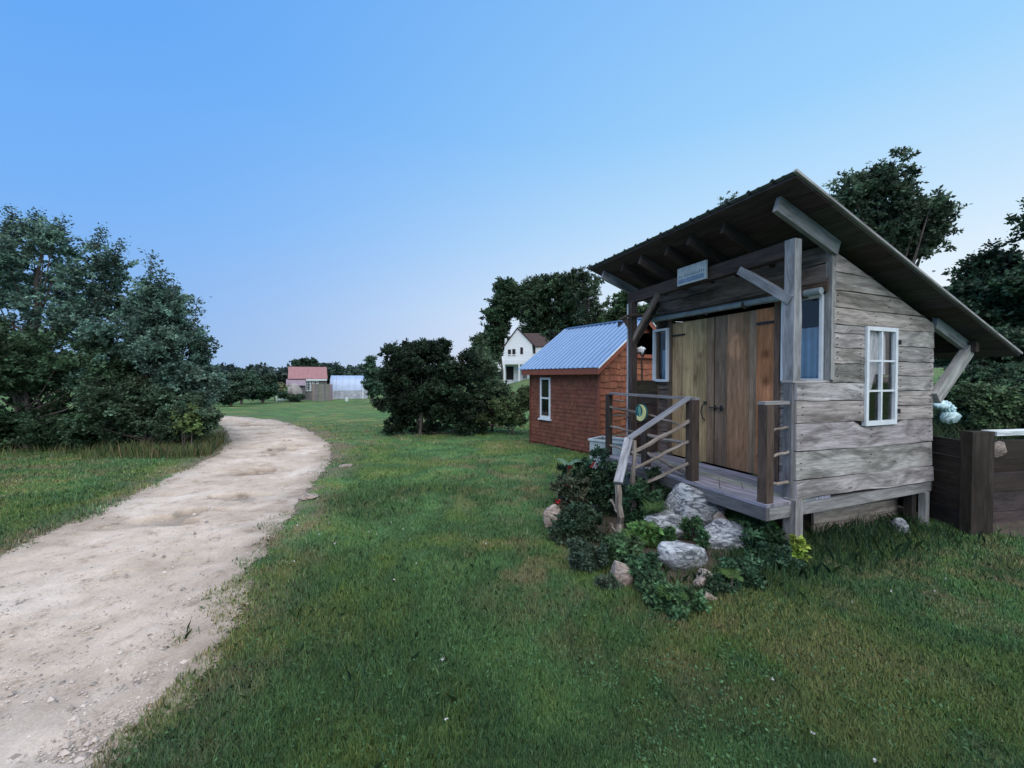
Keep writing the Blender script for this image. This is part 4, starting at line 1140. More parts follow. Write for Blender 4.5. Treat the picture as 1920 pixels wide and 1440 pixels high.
mb = MB(); mb.box(.02, tl_ - .02, .02, .43, zt_ - .08, zt_ - .05); mb.build("soil", M['soil'], tro)

# ------------------------------------------------------------------ stone steps and bed stones
def rock(px, py, d, rx, ry, label, cat="stone", mat='stone', yaw=None, seed=0, deep=.8, tilt=0.0, group="stones at the foot of the porch"):
    bq = sz(ry, d); d = min(d, (H - .35 * bq) * F / (py - HOR)) if py > 900 else d
    c = at(px, py, d); rs = np.random.default_rng(seed)
    bm = bmesh.new(); bmesh.ops.create_icosphere(bm, subdivisions=4, radius=1)
    dirs = rs.normal(size=(16, 3)); dirs /= np.linalg.norm(dirs, axis=1)[:, None]; offs = rs.uniform(.52, .98, 16)
    a, b = sz(rx * 1.12, d), sz(ry * 1.12, d)
    for v in bm.verts:
        p = np.array(v.co); q = dirs @ p; m = (offs / np.maximum(q, 1e-3)); m = m[q > .05].min() if (q > .05).any() else 1
        r = min(1.05, m); r = r * .97 + .03
        r += .05 * (float(vnoise(np.array([p[0] * 2 + seed]), np.array([p[1] * 2 + p[2] * 3]), 2.3, 3)[0]) - .5) + .02 * math.sin(p[2] * 16 + p[0] * 5 + p[1] * 3)
        v.co = Vector((p[0] * r * a * 1.1, p[1] * r * a * deep * 1.1, p[2] * r * b * 1.15))
    me = bpy.data.meshes.new("rock"); bm.to_mesh(me); bm.free()
    o = link("rock", me, M[mat], None, True); o.location = c; o.rotation_euler = (random.uniform(-.1, .1), tilt, TH - .2 if yaw is None else yaw)
    return tag(o, label, cat, group)
rock(1308, 951, 4.55, 58, 32, "large pale veined flat stone directly under the porch edge, the topmost step", seed=1, tilt=.22, deep=.6)
rock(1252, 992, 4.40, 58, 36, "pale rounded step stone left of the middle, beside the ferns", seed=2, tilt=.2, deep=.65)
rock(1361, 1020, 4.12, 56, 32, "bright white veined stone nearest the right of the step pile", seed=5, tilt=.15, deep=.65)
rock(1280, 1054, 3.92, 52, 34, "pale grey veined stone lowest of the four big step stones", seed=4, tilt=.25, deep=.65)
rock(1163, 1084, 3.62, 22, 28, "small round brownish stone in front of the handrail post", mat='stonew', seed=6)
rock(1318, 1098, 3.66, 20, 22, "small grey stone below the lowest step stone", mat='stonew', seed=7)
rock(1327, 1122, 3.50, 18, 9, "small flat tan stone at the very front of the bed in the grass", mat='stonew', seed=8)
rock(1036, 975, 4.75, 14, 24, "upright tan stone at the left end of the flower bed", mat='stonew', seed=9)
rock(1058, 990, 4.62, 12, 14, "small pale stone beside the upright tan stone", mat='stonew', seed=10)
rock(1352, 985, 4.35, 14, 20, "narrow rusty stone wedged beneath the topmost step stone", mat='stonew', seed=11)
rock(1690, 996, 4.70, 14, 18, "mossy grey stone against the cabin skirting", mat='stone', seed=12)
rock(650, 874, None or gp(650, 876)[1], 12, 3, "flat tan stone lying in the lawn right of the road", mat='stonew', seed=13, group="stones in the lawn")
rock(575, 932, gp(575, 935)[1], 15, 4, "low tan stone in the turf at the right verge of the road", mat='stonew', seed=14, group="stones in the lawn")

# ------------------------------------------------------------------ timber wall on the right
def wall_piece(name, label, cat, build): pass
fx, fy = 5.02, 4.42
post = empty("timber_pen", (fx, fy, float(gz(fx, fy))), 0, "dark rough timber board enclosure with a thick post and pale top rail behind the cabin", "enclosure")
gzf = float(gz(fx, fy))
def FL(p): return Vector(p) - Vector((fx, fy, gzf))
pt = at(1828, 808, 4.5); zt2 = pt.z
mb = MB(); mb.box(-.02, .22, -.02, .10, -.1, zt2 - gzf, (.52, .50, .52), .05); mb.build("post", M['dark'], post)
A0 = FL(at(1856, 812, 4.62)); A1 = FL(Vector((8.2, 5.1, A0.z + gzf)))
mb = MB(); mb.beam(A0, A1, .14, .05, (2.2, 2.4, 2.5)); B0 = FL(at(1765, 812, 5.9)); B1 = None; mb.build("top_rail", M['grey'], post)
zrail = A0.z
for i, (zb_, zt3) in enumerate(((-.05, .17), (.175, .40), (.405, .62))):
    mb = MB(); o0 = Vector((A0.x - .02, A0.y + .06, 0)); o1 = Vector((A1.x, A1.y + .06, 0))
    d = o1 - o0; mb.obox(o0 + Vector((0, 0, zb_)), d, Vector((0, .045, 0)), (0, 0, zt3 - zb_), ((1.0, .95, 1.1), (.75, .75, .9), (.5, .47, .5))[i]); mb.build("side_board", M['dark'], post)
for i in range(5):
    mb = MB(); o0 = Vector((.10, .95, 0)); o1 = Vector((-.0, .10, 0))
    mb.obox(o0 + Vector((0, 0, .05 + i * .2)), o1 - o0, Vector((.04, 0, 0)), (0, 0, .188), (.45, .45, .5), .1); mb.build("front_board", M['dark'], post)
mb = MB(); o0 = Vector((-1.4, 1.5, 0)); o1 = Vector((A1.x, 1.7, 0))
mb.obox(o0, o1 - o0, Vector((0, .04, 0)), (0, 0, .80), (.5, .5, .5)); mb.build("back_board", M['dark'], post)
rock(1874, 846, 5.3, 15, 14, "pale stone showing behind the right boards of the timber pen", seed=21, mat='stonew', group="stones at the timber pen")
# bare ground patch in front of it
def patch(name, pts, mat, z=.02, kind='structure'):
    pts = np.array(pts); c = pts.mean(0); mbv = []
    rings = 8; n = 72; V = []; Fq = []
    th = np.linspace(0, 2 * np.pi, len(pts), endpoint=False)
    P = np.array([pts[int(i * len(pts) / n) % len(pts)] * (1 - (i * len(pts) / n) % 1) + pts[(int(i * len(pts) / n) + 1) % len(pts)] * ((i * len(pts) / n) % 1) for i in range(n)])
    for r in range(rings + 1):
        f = r / rings
        for i in range(n):
            w = (1 + .18 * (float(vnoise(P[i:i + 1, 0] * 3, P[i:i + 1, 1] * 3, 1.5, 3)[0]) - .5)) if r == rings else 1
            p = c + (P[i] - c) * f * w; V.append((p[0], p[1], float(gz(p[0], p[1])) + z * (1 - f ** 4) - .01 * (f == 1)))
    for r in range(rings):
        for i in range(n): j = (i + 1) % n; Fq.append((r * n + i, r * n + j, (r + 1) * n + j, (r + 1) * n + i))
    me = bpy.data.meshes.new(name); me.from_pydata(V, [], Fq)
    ca = me.color_attributes.new("tint", 'FLOAT_COLOR', 'POINT'); ca.data.foreach_set("color", np.ones(len(V) * 4, np.float32))
    return tag(link(name, me, M[mat], None, True), kind=kind)
patch("bare_soil_ground", SOIL1, 'soil', .03)
patch("bed_soil_ground", SOIL2, 'soil', .06)
# crumpled pale plastic sheet on the plants behind the cabin
bp = at(1772, 772, 6.6)
pl = empty("plastic_sheet", bp, 0, "crumpled pale blue plastic sheet caught on plants behind the cabin", "plastic sheet")
def crumple(name, c, r, seed):
    bm = bmesh.new(); bmesh.ops.create_icosphere(bm, subdivisions=4, radius=1); rs = np.random.default_rng(seed); D = rs.normal(size=(9, 3))
    for v in bm.verts:
        p = np.array(v.co); f = 1 + .18 * math.sin(D[0] @ p * 4) + .12 * abs(math.sin(D[1] @ p * 6)) - .12 * abs(math.sin(D[2] @ p * 9))
        v.co = Vector(c) + Vector((p[0] * r[0] * f, p[1] * r[1] * f, p[2] * r[2] * f))
    me = bpy.data.meshes.new(name); bm.to_mesh(me); bm.free(); return link(name, me, M['plastic'], pl, False)
crumple("upper_fold", (-.05, 0, .10), (.14, .10, .075), 1); crumple("lower_fold", (.07, 0, -.08), (.13, .10, .10), 2); crumple("side_fold", (.10, .02, .05), (.09, .07, .06), 3)
# ------------------------------------------------------------------ trees and shrubs
DG = (.030, .058, .030); MG = (.042, .078, .036); BG = (.064, .112, .086); YG = (.085, .115, .038); OL = (.06, .075, .035)
# left side, near the road
d = 11.5
tree("tree", "tall loose leafy tree at the left edge with sky showing through its crown", "tree", gbase(40, d),
     [E_(35, 520, 120, 105, d), E_(165, 520, 75, 75, d), E_(-90, 500, 130, 120, d), E_(100, 600, 150, 70, d), E_(60, 680, 170, 80, d), E_(90, 460, 110, 56, d), E_(200, 500, 50, 55, d), E_(190, 590, 70, 70, d)], 230, .32, 46000, .08, BG, .13, "trees left of the road", shell=.25, strag=.25, limbs=30, trunks=1)
d = 10.6
tree("tree", "bushy small tree with spiky top shoots overhanging the road bend", "tree", gbase(300, d),
     [E_(290, 600, 78, 92, d), E_(335, 685, 66, 90, d), E_(230, 690, 80, 120, d), E_(385, 730, 42, 66, d), E_(300, 760, 105, 60, d), E_(300, 645, 80, 80, d)], 230, .28, 56000, .075, BG, .08, "trees left of the road", shell=.25, strag=.35, trunks=4, limbs=10)
d = 9.9
tree("shrub", "broad dark shrub thicket under the tall left tree", "shrub", gbase(60, d),
     [E_(40, 690, 130, 100, d), E_(-110, 690, 130, 130, d), E_(170, 710, 90, 90, d), E_(40, 785, 140, 50, d), E_(170, 790, 100, 40, d), E_(-100, 790, 120, 50, d), E_(30, 815, 150, 26, d), E_(200, 812, 90, 22, d)], 230, .32, 60000, .08, DG, .06, "shrubs left of the road", trunks=5, limbs=6)
d = 9.6
tree("shrub", "low dark shrub between the thicket and the road bend", "shrub", gbase(250, d),
     [E_(235, 760, 85, 65, d), E_(330, 770, 65, 50, d), E_(230, 805, 110, 30, d), E_(340, 805, 75, 26, d), E_(392, 785, 28, 30, d)], 110, .22, 30000, .065, (.036, .062, .036), .04, "shrubs left of the road", trunks=4, limbs=5)
d = 9.3
tree("shrub", "rounded yellow green bush in the weeds at the road bend", "shrub", gbase(352, d), [E_(352, 778, 30, 24, d), E_(352, 800, 36, 20, d)], 26, .15, 5200, .05, (.085, .125, .045), .02, "shrubs left of the road", trunks=3, limbs=4)
# shoots sticking out of the spiky tree
def shoots(rt, specs, d, col):
    base = rt.location; 
    for (px, py0, py1, lean) in specs:
        mb = MB(); p0 = at(px, py0, d) - base; p1 = at(px + lean, py1, d) - base; mb.tube([p0, p0.lerp(p1, .5), p1], [.015, .01, .005], 5)
        s = mb.build("shoot", M['bark'], rt, True)
        n = 420; t = rng.random((n, 1)) ** 1.3; P = np.array(p0) * (1 - t) + np.array(p1) * t + rng.normal(size=(n, 3)) * .09
        np_mesh("leaves", leaf_faces(P, .07), 4, np.array(col) * rng.uniform(.6, 1.4, (n, 1)), M['leaf'], s)
rt = [o for o in bpy.data.objects if o.get("label", "").startswith("bushy small tree with spiky")][0]
shoots(rt, [(283, 560, 478, 4), (300, 560, 506, 8), (325, 600, 530, 3), (362, 640, 560, 10)], 10.4, BG)
rt = [o for o in bpy.data.objects if o.get("label", "").startswith("tall loose leafy")][0]
shoots(rt, [(20, 440, 395, 10), (60, 440, 402, 16), (105, 460, 412, 20), (185, 470, 432, 12), (215, 500, 455, 18)], 11.4, BG)

# verge weeds: long grass and stalks
def longgrass(name, n, sampler, hmin, hmax, w, col, label, cat="grass", lean=.6, kind='stuff'):
    X, Y = sampler(n); n = len(X); Z = gz(X, Y); hh = rng.uniform(hmin, hmax, n) * (.6 + .8 * vnoise(X, Y, 2.2, 2))
    az = rng.uniform(0, 6.283, n); la = rng.uniform(0, 6.283, n); lm = rng.uniform(.1, lean, n) * hh
    ww = w * rng.uniform(.6, 1.4, n); dx, dy = np.cos(az) * ww / 2, np.sin(az) * ww / 2; lx, ly = np.cos(la) * lm, np.sin(la) * lm
    P = np.empty((n, 5, 3), np.float32)
    P[:, 0] = np.c_[X - dx, Y - dy, Z - .02]; P[:, 1] = np.c_[X + dx, Y + dy, Z - .02]
    P[:, 2] = np.c_[X + dx * .8 + lx * .35, Y + dy * .8 + ly * .35, Z + hh * .62]; P[:, 4] = np.c_[X - dx * .8 + lx * .35, Y - dy * .8 + ly * .35, Z + hh * .62]
    P[:, 3] = np.c_[X + lx, Y + ly, Z + hh * .97]
    t = .6 + .8 * rng.random((n, 1)); c = np.array(col)[rng.integers(0, len(col), n)] * t
    return tag(np_mesh(name, P.reshape(-1, 3), 5, c, M['leaf']), label, cat, kind=kind)
def boxs(x0, x1, y0, y1, f=None):
    def g(n):
        X = rng.uniform(x0, x1, n); Y = rng.uniform(y0, y1, n)
        if f is not None: k = f(X, Y); X, Y = X[k], Y[k]
        return X, Y
    return g
ed_ = lambda x, y: ~inpoly(x, y, poly)
def px_of(x, y): return 960 + x / y * F
longgrass("verge_weeds", 30000, boxs(-13, -5.8, 8.4, 11.0, lambda x, y: ed_(x, y) & (edgedist(x, y) > .25) & (px_of(x, y) < 436) & (rng.random(len(x)) < np.clip((px_of(x, y) - 120) / 260, .06, 1)) & (y > 8.3 + 1.0 * vnoise(x, y, .8, 2) + .0)), .08, .36, .010,
          [(.09, .15, .05), (.14, .17, .06), (.24, .19, .11), (.08, .13, .06)], "tall weeds and dry stalks along the foot of the left shrubs", "weeds")
def near_stilts(x, y):
    dx = x - CX; dy = y - CY; b = dx * math.cos(TH) + dy * math.sin(TH); a = -dx * math.sin(TH) + dy * math.cos(TH)
    m = (a < .25) & (a > -.55 - .35 * vnoise(x, y, 1.5, 2)) & (b > -.9) & (b < 2.15)
    return m & (rng.random(len(x)) < np.clip(1.2 + a * 1.8, .1, 1))
longgrass("long_grass", 26000, boxs(1.2, 6.2, 2.8, 5.6, near_stilts), .07, .19, .006, [(.03, .075, .03), (.045, .09, .03), (.025, .06, .035)], "longer uncut dark grass along the base of the cabin", lean=.8)
def in_bed(x, y):
    c = np.array(SOIL2).mean(0); P = [tuple(c + (np.array(p) - c) * 1.15) for p in SOIL2]
    return inpoly(x, y, P) & ~in_cabin(x, y, 0) & (vnoise(x, y, 3.2, 2) > .40)
longgrass("bed_grass", 15000, boxs(.1, 2.9, 2.7, 6.4, in_bed), .05, .17, .006, [(.05, .10, .035), (.07, .12, .045), (.035, .075, .035), (.11, .11, .05)], "loose weeds and grass growing between the stones of the porch bed", "grass", lean=.9)
def tuft(x, y):
    return lawn_mask(x, y) & (vnoise(x + 7, y + 3, .8, 3) > .56) & (np.abs(x) < y * 1.4)
longgrass("grass_tufts", 60000, boxs(-3.5, 6, 1.5, 6.5, tuft), .04, .095, .0045, [(.075, .15, .06), (.055, .13, .07), (.10, .16, .055)], "longer green tufts in the near lawn", "grass", lean=.9)
# clover heads and small pale leaves in the lawn
def clover():
    n = 50; d = rng.uniform(1.7, 5.0, n); a = rng.uniform(-1.1, 1.1, n); X = a * d; Y = d
    k = lawn_mask(X, Y) & (vnoise(X, Y, .9, 2) > .48); X, Y = X[k], Y[k]
    P = np.c_[X, Y, gz(X, Y) + .055]
    reps = 14; PP = np.repeat(P, reps, 0) + rng.normal(size=(len(P) * reps, 3)) * .0025
    return tag(np_mesh("clover_flowers", leaf_faces(PP, .008, 1, .8), 4, np.full((len(PP), 3), .5), M['petal']), "tiny white clover flowers scattered through the lawn", "flowers", kind='stuff')
clover()
def broadleaf():
    n = 2200; d = 1 / (1 / 1.6 + rng.random(n) * (1 / 7 - 1 / 1.6)); a = rng.uniform(-1.2, 1.2, n); X = a * d; Y = d
    k = lawn_mask(X, Y) & (vnoise(X + 30, Y, 1.1, 3) > .50); X, Y = X[k], Y[k]
    P = np.c_[X, Y, gz(X, Y)]; reps = 6; PP = np.repeat(P, reps, 0) + rng.normal(size=(len(P) * reps, 3)) * np.array([.018, .018, .006]) + np.array([0, 0, .035])
    c = np.array([.055, .125, .05]) * rng.uniform(.7, 1.6, (len(PP), 1))
    return tag(np_mesh("lawn_weeds", leaf_faces(PP, .018, 1.5, .6), 4, c, M['leaf']), "small broad leaved weeds and clover leaves in the lawn", "weeds", kind='stuff')
broadleaf()

# the round bush and its neighbours in the middle
d = 12.3
tree("shrub", "large dense round dark green bush in the lawn left of the orange shed", "shrub", gbase(795, d),
     [E_(750, 715, 55, 72, d), E_(815, 700, 68, 82, d), E_(850, 745, 55, 60, d), E_(775, 760, 55, 38, d), E_(735, 690, 32, 50, d), E_(820, 650, 36, 34, d), E_(765, 785, 42, 20, d), E_(835, 785, 56, 20, d), E_(800, 740, 90, 50, d), E_(785, 675, 50, 42, d), E_(740, 680, 40, 44, d), E_(735, 750, 42, 50, d), E_(870, 770, 44, 34, d), E_(865, 690, 44, 50, d), E_(750, 802, 44, 16, d), E_(810, 804, 60, 16, d), E_(870, 802, 50, 16, d), E_(795, 655, 50, 38, d), E_(765, 700, 60, 60, d)], 370, .20, 120000, .06, (.014, .027, .015), .06, "bushes beside the orange shed", shell=.3, trunks=4, limbs=5, strag=.08)
d = 13.2
tree("shrub", "lighter upright bush right of the big round bush", "shrub", gbase(915, d),
     [E_(905, 705, 36, 74, d), E_(925, 745, 44, 50, d), E_(905, 785, 50, 22, d), E_(900, 750, 50, 40, d), E_(940, 780, 44, 24, d)], 130, .24, 36000, .06, (.040, .066, .036), .05, "bushes beside the orange shed", shell=.4, trunks=3, limbs=5, strag=.2)
d = 12.6
tree("shrub", "low yellowish green weedy bush against the left corner of the orange shed", "shrub", gbase(965, d),
     [E_(945, 768, 45, 28, d), E_(985, 750, 26, 34, d), E_(900, 785, 40, 16, d), E_(960, 785, 44, 16, d)], 90, .17, 24000, .055, (.066, .096, .042), .03, "bushes beside the orange shed", shell=.4, trunks=3, limbs=5, strag=.2)
# tall trees behind the white house
def far(label, px, d, ells, ncl, rc, nl, ls, col, tr=.25, grp="tall trees behind the white house", **k):
    kw = dict(shell=.35, warm=.06, strag=.15, limbs=24); kw.update(k)
    return tree("tree", label, "tree", gbase(px, d), [E_(*e, d) for e in ells], ncl, rc, nl, ls, col, tr, grp, **kw)
far("tall dark leafy tree at the left end of the group above the white house", 945, 92, [(945, 560, 28, 48), (935, 610, 38, 50), (925, 640, 26, 45), (950, 545, 24, 32), (970, 570, 30, 40), (905, 650, 20, 30)], 140, 1.7, 26000, .55, DG)
far("dense mid green tree directly behind the white house roof", 1020, 88, [(1010, 600, 48, 60), (1000, 560, 34, 38), (1040, 640, 45, 50), (985, 550, 26, 30), (1010, 535, 24, 24)], 140, 1.7, 26000, .5, (.036, .060, .032))
far("dark tree with a pointed top between the dense tree and the sparse one", 1055, 84, [(1025, 545, 20, 34), (1060, 570, 36, 55), (1070, 620, 45, 45), (1045, 530, 22, 26)], 100, 1.6, 24000, .5, (.030, .052, .028))
far("sparse tall tree with bright sky showing through its crown", 1100, 76, [(1095, 545, 40, 48), (1110, 590, 40, 40), (1075, 530, 26, 30)], 95, 1.3, 9500, .42, (.036, .056, .034), shell=.15, strag=.4, limbs=50)
far("leafy tree behind the orange shed roof, beside the cabin porch", 1165, 44, [(1165, 575, 42, 38), (1150, 600, 30, 28), (1200, 590, 34, 36), (1235, 600, 30, 40)], 90, .7, 15000, .26, (.040, .068, .030), tr=.2, shell=.2)
far("low dark trees filling the gap under the white house gable", 1090, 60, [(1060, 645, 60, 34), (1120, 650, 50, 36)], 60, 1.2, 12000, .4, DG, tr=.2)
far("small leafy tree left of the white house", 905, 40, [(900, 655, 18, 38), (915, 690, 24, 30)], 40, .7, 9000, .22, (.038, .062, .034), tr=.12)
# tip of a tree above the cabin roof
far("sparse tree top showing just above the cabin roof", 1360, 30, [(1357, 385, 18, 26), (1360, 440, 40, 55), (1375, 520, 60, 70)], 60, .45, 3600, .17, (.045, .062, .045), tr=.14, grp="trees behind the cabin", shell=.2, strag=.6)
# big trees right
d = 21
far("tall wind blown tree rising behind the cabin roof", 1675, d, [(1650, 345, 80, 64), (1705, 415, 78, 56), (1740, 400, 36, 45), (1640, 420, 72, 70), (1580, 370, 34, 44), (1690, 470, 54, 40), (1735, 450, 46, 26)], 170, .62, 19000, .19, (.034, .056, .034), tr=.28, grp="trees behind the cabin", shell=.25, strag=.35, limbs=60)
far("dark broad tree low behind the right eave", 1850, 19, [(1830, 560, 68, 62), (1880, 600, 66, 80), (1790, 590, 40, 50), (1850, 500, 50, 36)], 130, .7, 34000, .19, (.022, .044, .026), tr=.22, grp="trees behind the cabin", shell=.35, strag=.25)
far("large dark tree at the right edge of the picture", 1990, 17, [(1990, 560, 80, 110), (2030, 430, 90, 90), (1925, 520, 34, 44), (1945, 410, 24, 30), (2080, 620, 120, 120)], 150, .7, 34000, .19, (.022, .042, .024), tr=.25, grp="trees behind the cabin", shell=.35, strag=.25)
far("dark leafy undergrowth tree below the right eave", 1800, 15, [(1790, 655, 60, 40), (1870, 650, 70, 42), (1950, 660, 60, 40)], 90, .5, 24000, .14, (.024, .046, .026), tr=.12, grp="trees behind the cabin")
# overgrown meadow behind the timber pen
for i, (px, py, rx, ry, dd, c) in enumerate([(1790, 745, 45, 40, 9, (.036, .068, .034)), (1850, 750, 50, 36, 8.2, (.05, .082, .038)), (1905, 740, 50, 42, 8.8, (.034, .066, .034)), (1960, 760, 60, 50, 8, (.045, .075, .035)), (1830, 705, 60, 30, 11, (.026, .05, .028)), (1900, 700, 60, 28, 11.5, (.028, .052, .028))]):
    lab = ["leafy weed clump behind the cabin beside the plastic sheet", "light green weed clump just above the timber pen post", "darker green weed clump above the pale pen rail", "weed clump at the right picture edge above the pen", "dark bramble mound behind the weeds, nearer the cabin", "dark bramble mound behind the weeds, nearer the right edge"][i]
    tree("weed_clump", lab, "weeds", gbase(px, dd), [E_(px, py, rx, ry, dd), E_(px + 10, py + ry, rx * 1.1, ry * .8, dd)], 46, .17, 9500, .065, c, .015, "overgrown weeds behind the timber pen", trunks=5, limbs=3, crownname='foliage', strag=.3)
longgrass("meadow_grass", 60000, boxs(5.0, 22, 6.0, 15, lambda x, y: (x > y * .95) & ((y > 7.6) | (x > 10))), .3, .95, .016, [(.035, .065, .03), (.05, .085, .035), (.06, .08, .04)], "tall overgrown meadow grass behind the timber pen", "grass")

# loose gravel on the road
def gravel():
    n = 26000; dd = 1 / (1 / 1.8 + rng.random(n) * (1 / 12 - 1 / 1.8)); a = rng.uniform(-1.35, .2, n); X = a * dd; Y = dd
    k = inpoly(X, Y, poly) & (rng.random(n) < .25 + .75 * (vnoise(X, Y, 1.3, 3) > .52)); X, Y = X[k], Y[k]; n = len(X)
    Z = gz(X, Y) + .014; r = rng.uniform(.003, .009, n) * (1 + (rng.random(n) < .04) * 1.6); V = []
    oc = np.array([[1, 0, 0], [0, 1, 0], [-1, 0, 0], [0, -1, 0], [0, 0, .75]]); th = rng.uniform(0, 6.28, n); q = np.empty((n, 5, 3))
    for i in range(5):
        j = rng.uniform(.7, 1.3, n) * r; x, y = oc[i][0] * j, oc[i][1] * j; q[:, i] = np.c_[X + x * np.cos(th) - y * np.sin(th), Y + x * np.sin(th) + y * np.cos(th), Z + oc[i][2] * j]
    P = np.concatenate([q[:, [i, (i + 1) % 4, 4]] for i in range(4)], axis=1).reshape(-1, 3)
    c = np.repeat(np.array([.46, .41, .36])[None] * rng.uniform(.45, 1.35, (n, 1)), 4, axis=0)
    return tag(np_mesh("gravel", P, 3, c, M['petal']), "loose pale gravel and grit lying on the dirt road", "gravel", kind='stuff')
gravel()
# ------------------------------------------------------------------ far left: hedgerow, tree line, sheds
far("dark round topped tree behind the pink roofed shed", 568, 62, [(560, 688, 18, 16), (575, 684, 22, 18), (590, 690, 14, 12)], 34, .7, 7000, .3, (.026, .048, .032), tr=.22, grp="far trees beyond the lawn")
far("pointed conifer like tree left of the round bush", 695, 36, [(695, 680, 9, 20), (694, 700, 16, 18), (700, 725, 24, 24)], 30, .42, 6500, .16, (.036, .070, .046), tr=.1, grp="far trees beyond the lawn")
far("small round tree top above the hoop greenhouse", 632, 75, [(632, 690, 7, 8), (634, 702, 10, 8)], 10, .6, 1800, .3, (.03, .055, .045), tr=.12, grp="far trees beyond the lawn")
far("pale green tree right of the small round tree top", 656, 80, [(657, 694, 12, 10), (668, 700, 16, 9)], 16, .8, 2600, .35, (.045, .075, .062), tr=.12, grp="far trees beyond the lawn")
for i, (px, py, rx, ry, dd) in enumerate([(452, 712, 34, 24, 34), (492, 716, 30, 20, 37), (432, 722, 30, 24, 30)]):
    far(["dark hedgerow tree left of the pink roofed shed", "lower hedgerow tree nearest the pink roofed shed", "hedgerow tree beside the road bend overhang"][i], px, dd, [(px, py, rx, ry), (px + 8, py + 14, rx, ry * .7), (px - 8, py + 22, rx * 1.1, ry * .6)], 60, .5, 14000, .18, (.030, .055, .036), tr=.12, grp="hedgerow beyond the lawn")
def treeline():
    P, C = [], []
    for i in range(150):
        px = 380 + i * 3.2; dd = 150 + 30 * math.sin(i * .7); top = 692 + 5 * math.sin(i * .31) + random.uniform(-6, 4); 
        if i in (66, 67, 72): top -= 9
        c = at(px, top + 14, dd); n = 240
        q = rng.normal(size=(n, 3)); q /= np.linalg.norm(q, axis=1)[:, None]; q *= rng.random((n, 1)) ** .4
        P.append(np.array(c) + q * np.array([1.6 if i in (66, 67, 72) else 3.4, 3, sz(14, dd)])); C.append(np.array([.040, .066, .055]) * rng.uniform(.6, 1.3) * rng.uniform(.6, 1.4, (n, 1)))  # leaf colour carries the blue cast of distant air
    return tag(np_mesh("distant_woods", leaf_faces(np.concatenate(P), 1.3), 4, np.concatenate(C), M['leaf']), "distant blue green woods along the horizon behind the far sheds", "woods", kind='stuff')
treeline()
# far woods ring outside the middle
def ring():
    P, C = [], []
    for i in range(220):
        an = R(-75 + i * 150 / 220); dd = 230; h = 4.2 + random.uniform(-1, 1.5); x, y = dd * math.sin(an), dd * math.cos(an); n = 150
        q = rng.random((n, 3)); P.append(np.c_[x + (q[:, 0] - .5) * 9, y + (q[:, 1] - .5) * 9, float(terr(x, y)) + q[:, 2] ** .7 * h * (1 - .5 * (q[:, 0] - .5) ** 2 * 4)]); C.append(np.array([.035, .060, .050]) * rng.uniform(.6, 1.4, (n, 1)))
    return tag(np_mesh("horizon_woods", leaf_faces(np.concatenate(P), 2.2), 4, np.concatenate(C), M['leaf']), "unbroken far woods closing the horizon", "woods", kind='stuff')
ring()

# pink roofed shed
def building_frame(name, px0, px1, pyb, d, label, cat, yaw=0):
    x0 = (px0 - 960) / F * d
    zb = H + (HOR - pyb) / F * d
    return empty(name, (x0, d, zb), yaw, label, cat)
d = 43.0
zb = lambda py, dd=d: H + (HOR - py) / F * dd
X = lambda px, dd=d: (px - 960) / F * dd
gb = 748
ps = empty("pink_roof_shed", (X(541), d, zb(gb)), R(27), "small grey shed with a faded pink roof, lean-to and white paned windows across the lawn", "shed")
l = lambda px: (X(px) - X(541)) * .885; h = lambda py: zb(py) - zb(gb)
mb = MB(); mb.box(l(548), l(615), .0, 3.2, -.4, h(713)); mb.build("wall", M['greywall'], ps)
mb = MB(); e0, e1 = h(711), h(688)
mb.obox((l(540), -.25, e0), (l(616) - l(540), 0, 0), (0, 1.9, e1 - e0), (0, -.02, .06)); mb.obox((l(540), 3.5, e0), (l(616) - l(540), 0, 0), (0, -1.85, e1 - e0), (0, .02, .06))
for i in range(30): u = l(540) + (l(616) - l(540)) * (i + .5) / 30; mb.obox((u, -.26, e0 + .065), (.02, 0, 0), (0, 1.9, e1 - e0), (0, 0, .02), (.8, .8, .8))
mb.build("roof", M['pinkroof'], ps)
mb = MB(); mb.face([(l(548), 0, h(713)), (l(548), 1.6, e1 - .05), (l(548), 3.2, h(713))]); mb.face([(l(615), 0, h(713)), (l(615), 3.2, h(713)), (l(615), 1.6, e1 - .05)]); mb.build("gable", M['greywall'], ps)
mb = MB(); mb.obox((l(537), -1.2, h(723)), (l(573) - l(537), 0, 0), (0, 1.1, h(712) - h(723)), (0, 0, .05), (1, 1, 1)); mb.build("lean_to_roof", simple("faded_lean_to_roof", (.22, .18, .21), .7, .2, 3), ps)
mb = MB(); mb.box(l(545), l(572), -.9, -.02, -.3, h(724), (.8, .8, .8)); mb.build("lean_to_wall", M['greywall'], ps)
mb = MB(); mb.box(l(574), l(615), -.28, -.05, h(714), h(711)); mb.build("eave_board", M['white'], ps)
wnd = None
for (pa, pb2) in ((573, 584), (586, 598)):
    mb = MB(); u0, u1, za, zt_ = l(pa), l(pb2), h(734), h(714.5); f_ = .09
    mb.box(u0, u0 + f_, -.08, 0, za, zt_); mb.box(u1 - f_, u1, -.08, 0, za, zt_); mb.box(u0 + f_, u1 - f_, -.08, 0, za, za + f_); mb.box(u0 + f_, u1 - f_, -.08, 0, zt_ - f_, zt_)
    for k in (1, 2): c = u0 + (u1 - u0) * k / 3; mb.box(c - .02, c + .02, -.07, -.03, za + f_, zt_ - f_)
    for k in (1, 2, 3): c = za + (zt_ - za) * k / 4; mb.box(u0 + f_, u1 - f_, -.065, -.035, c - .018, c + .018)
    wnd = mb.build("window", M['white'], ps); mb = MB(); mb.box(u0 + f_, u1 - f_, -.02, -.002, za + f_, zt_ - f_); mb.build("pane", M['dim'], wnd)
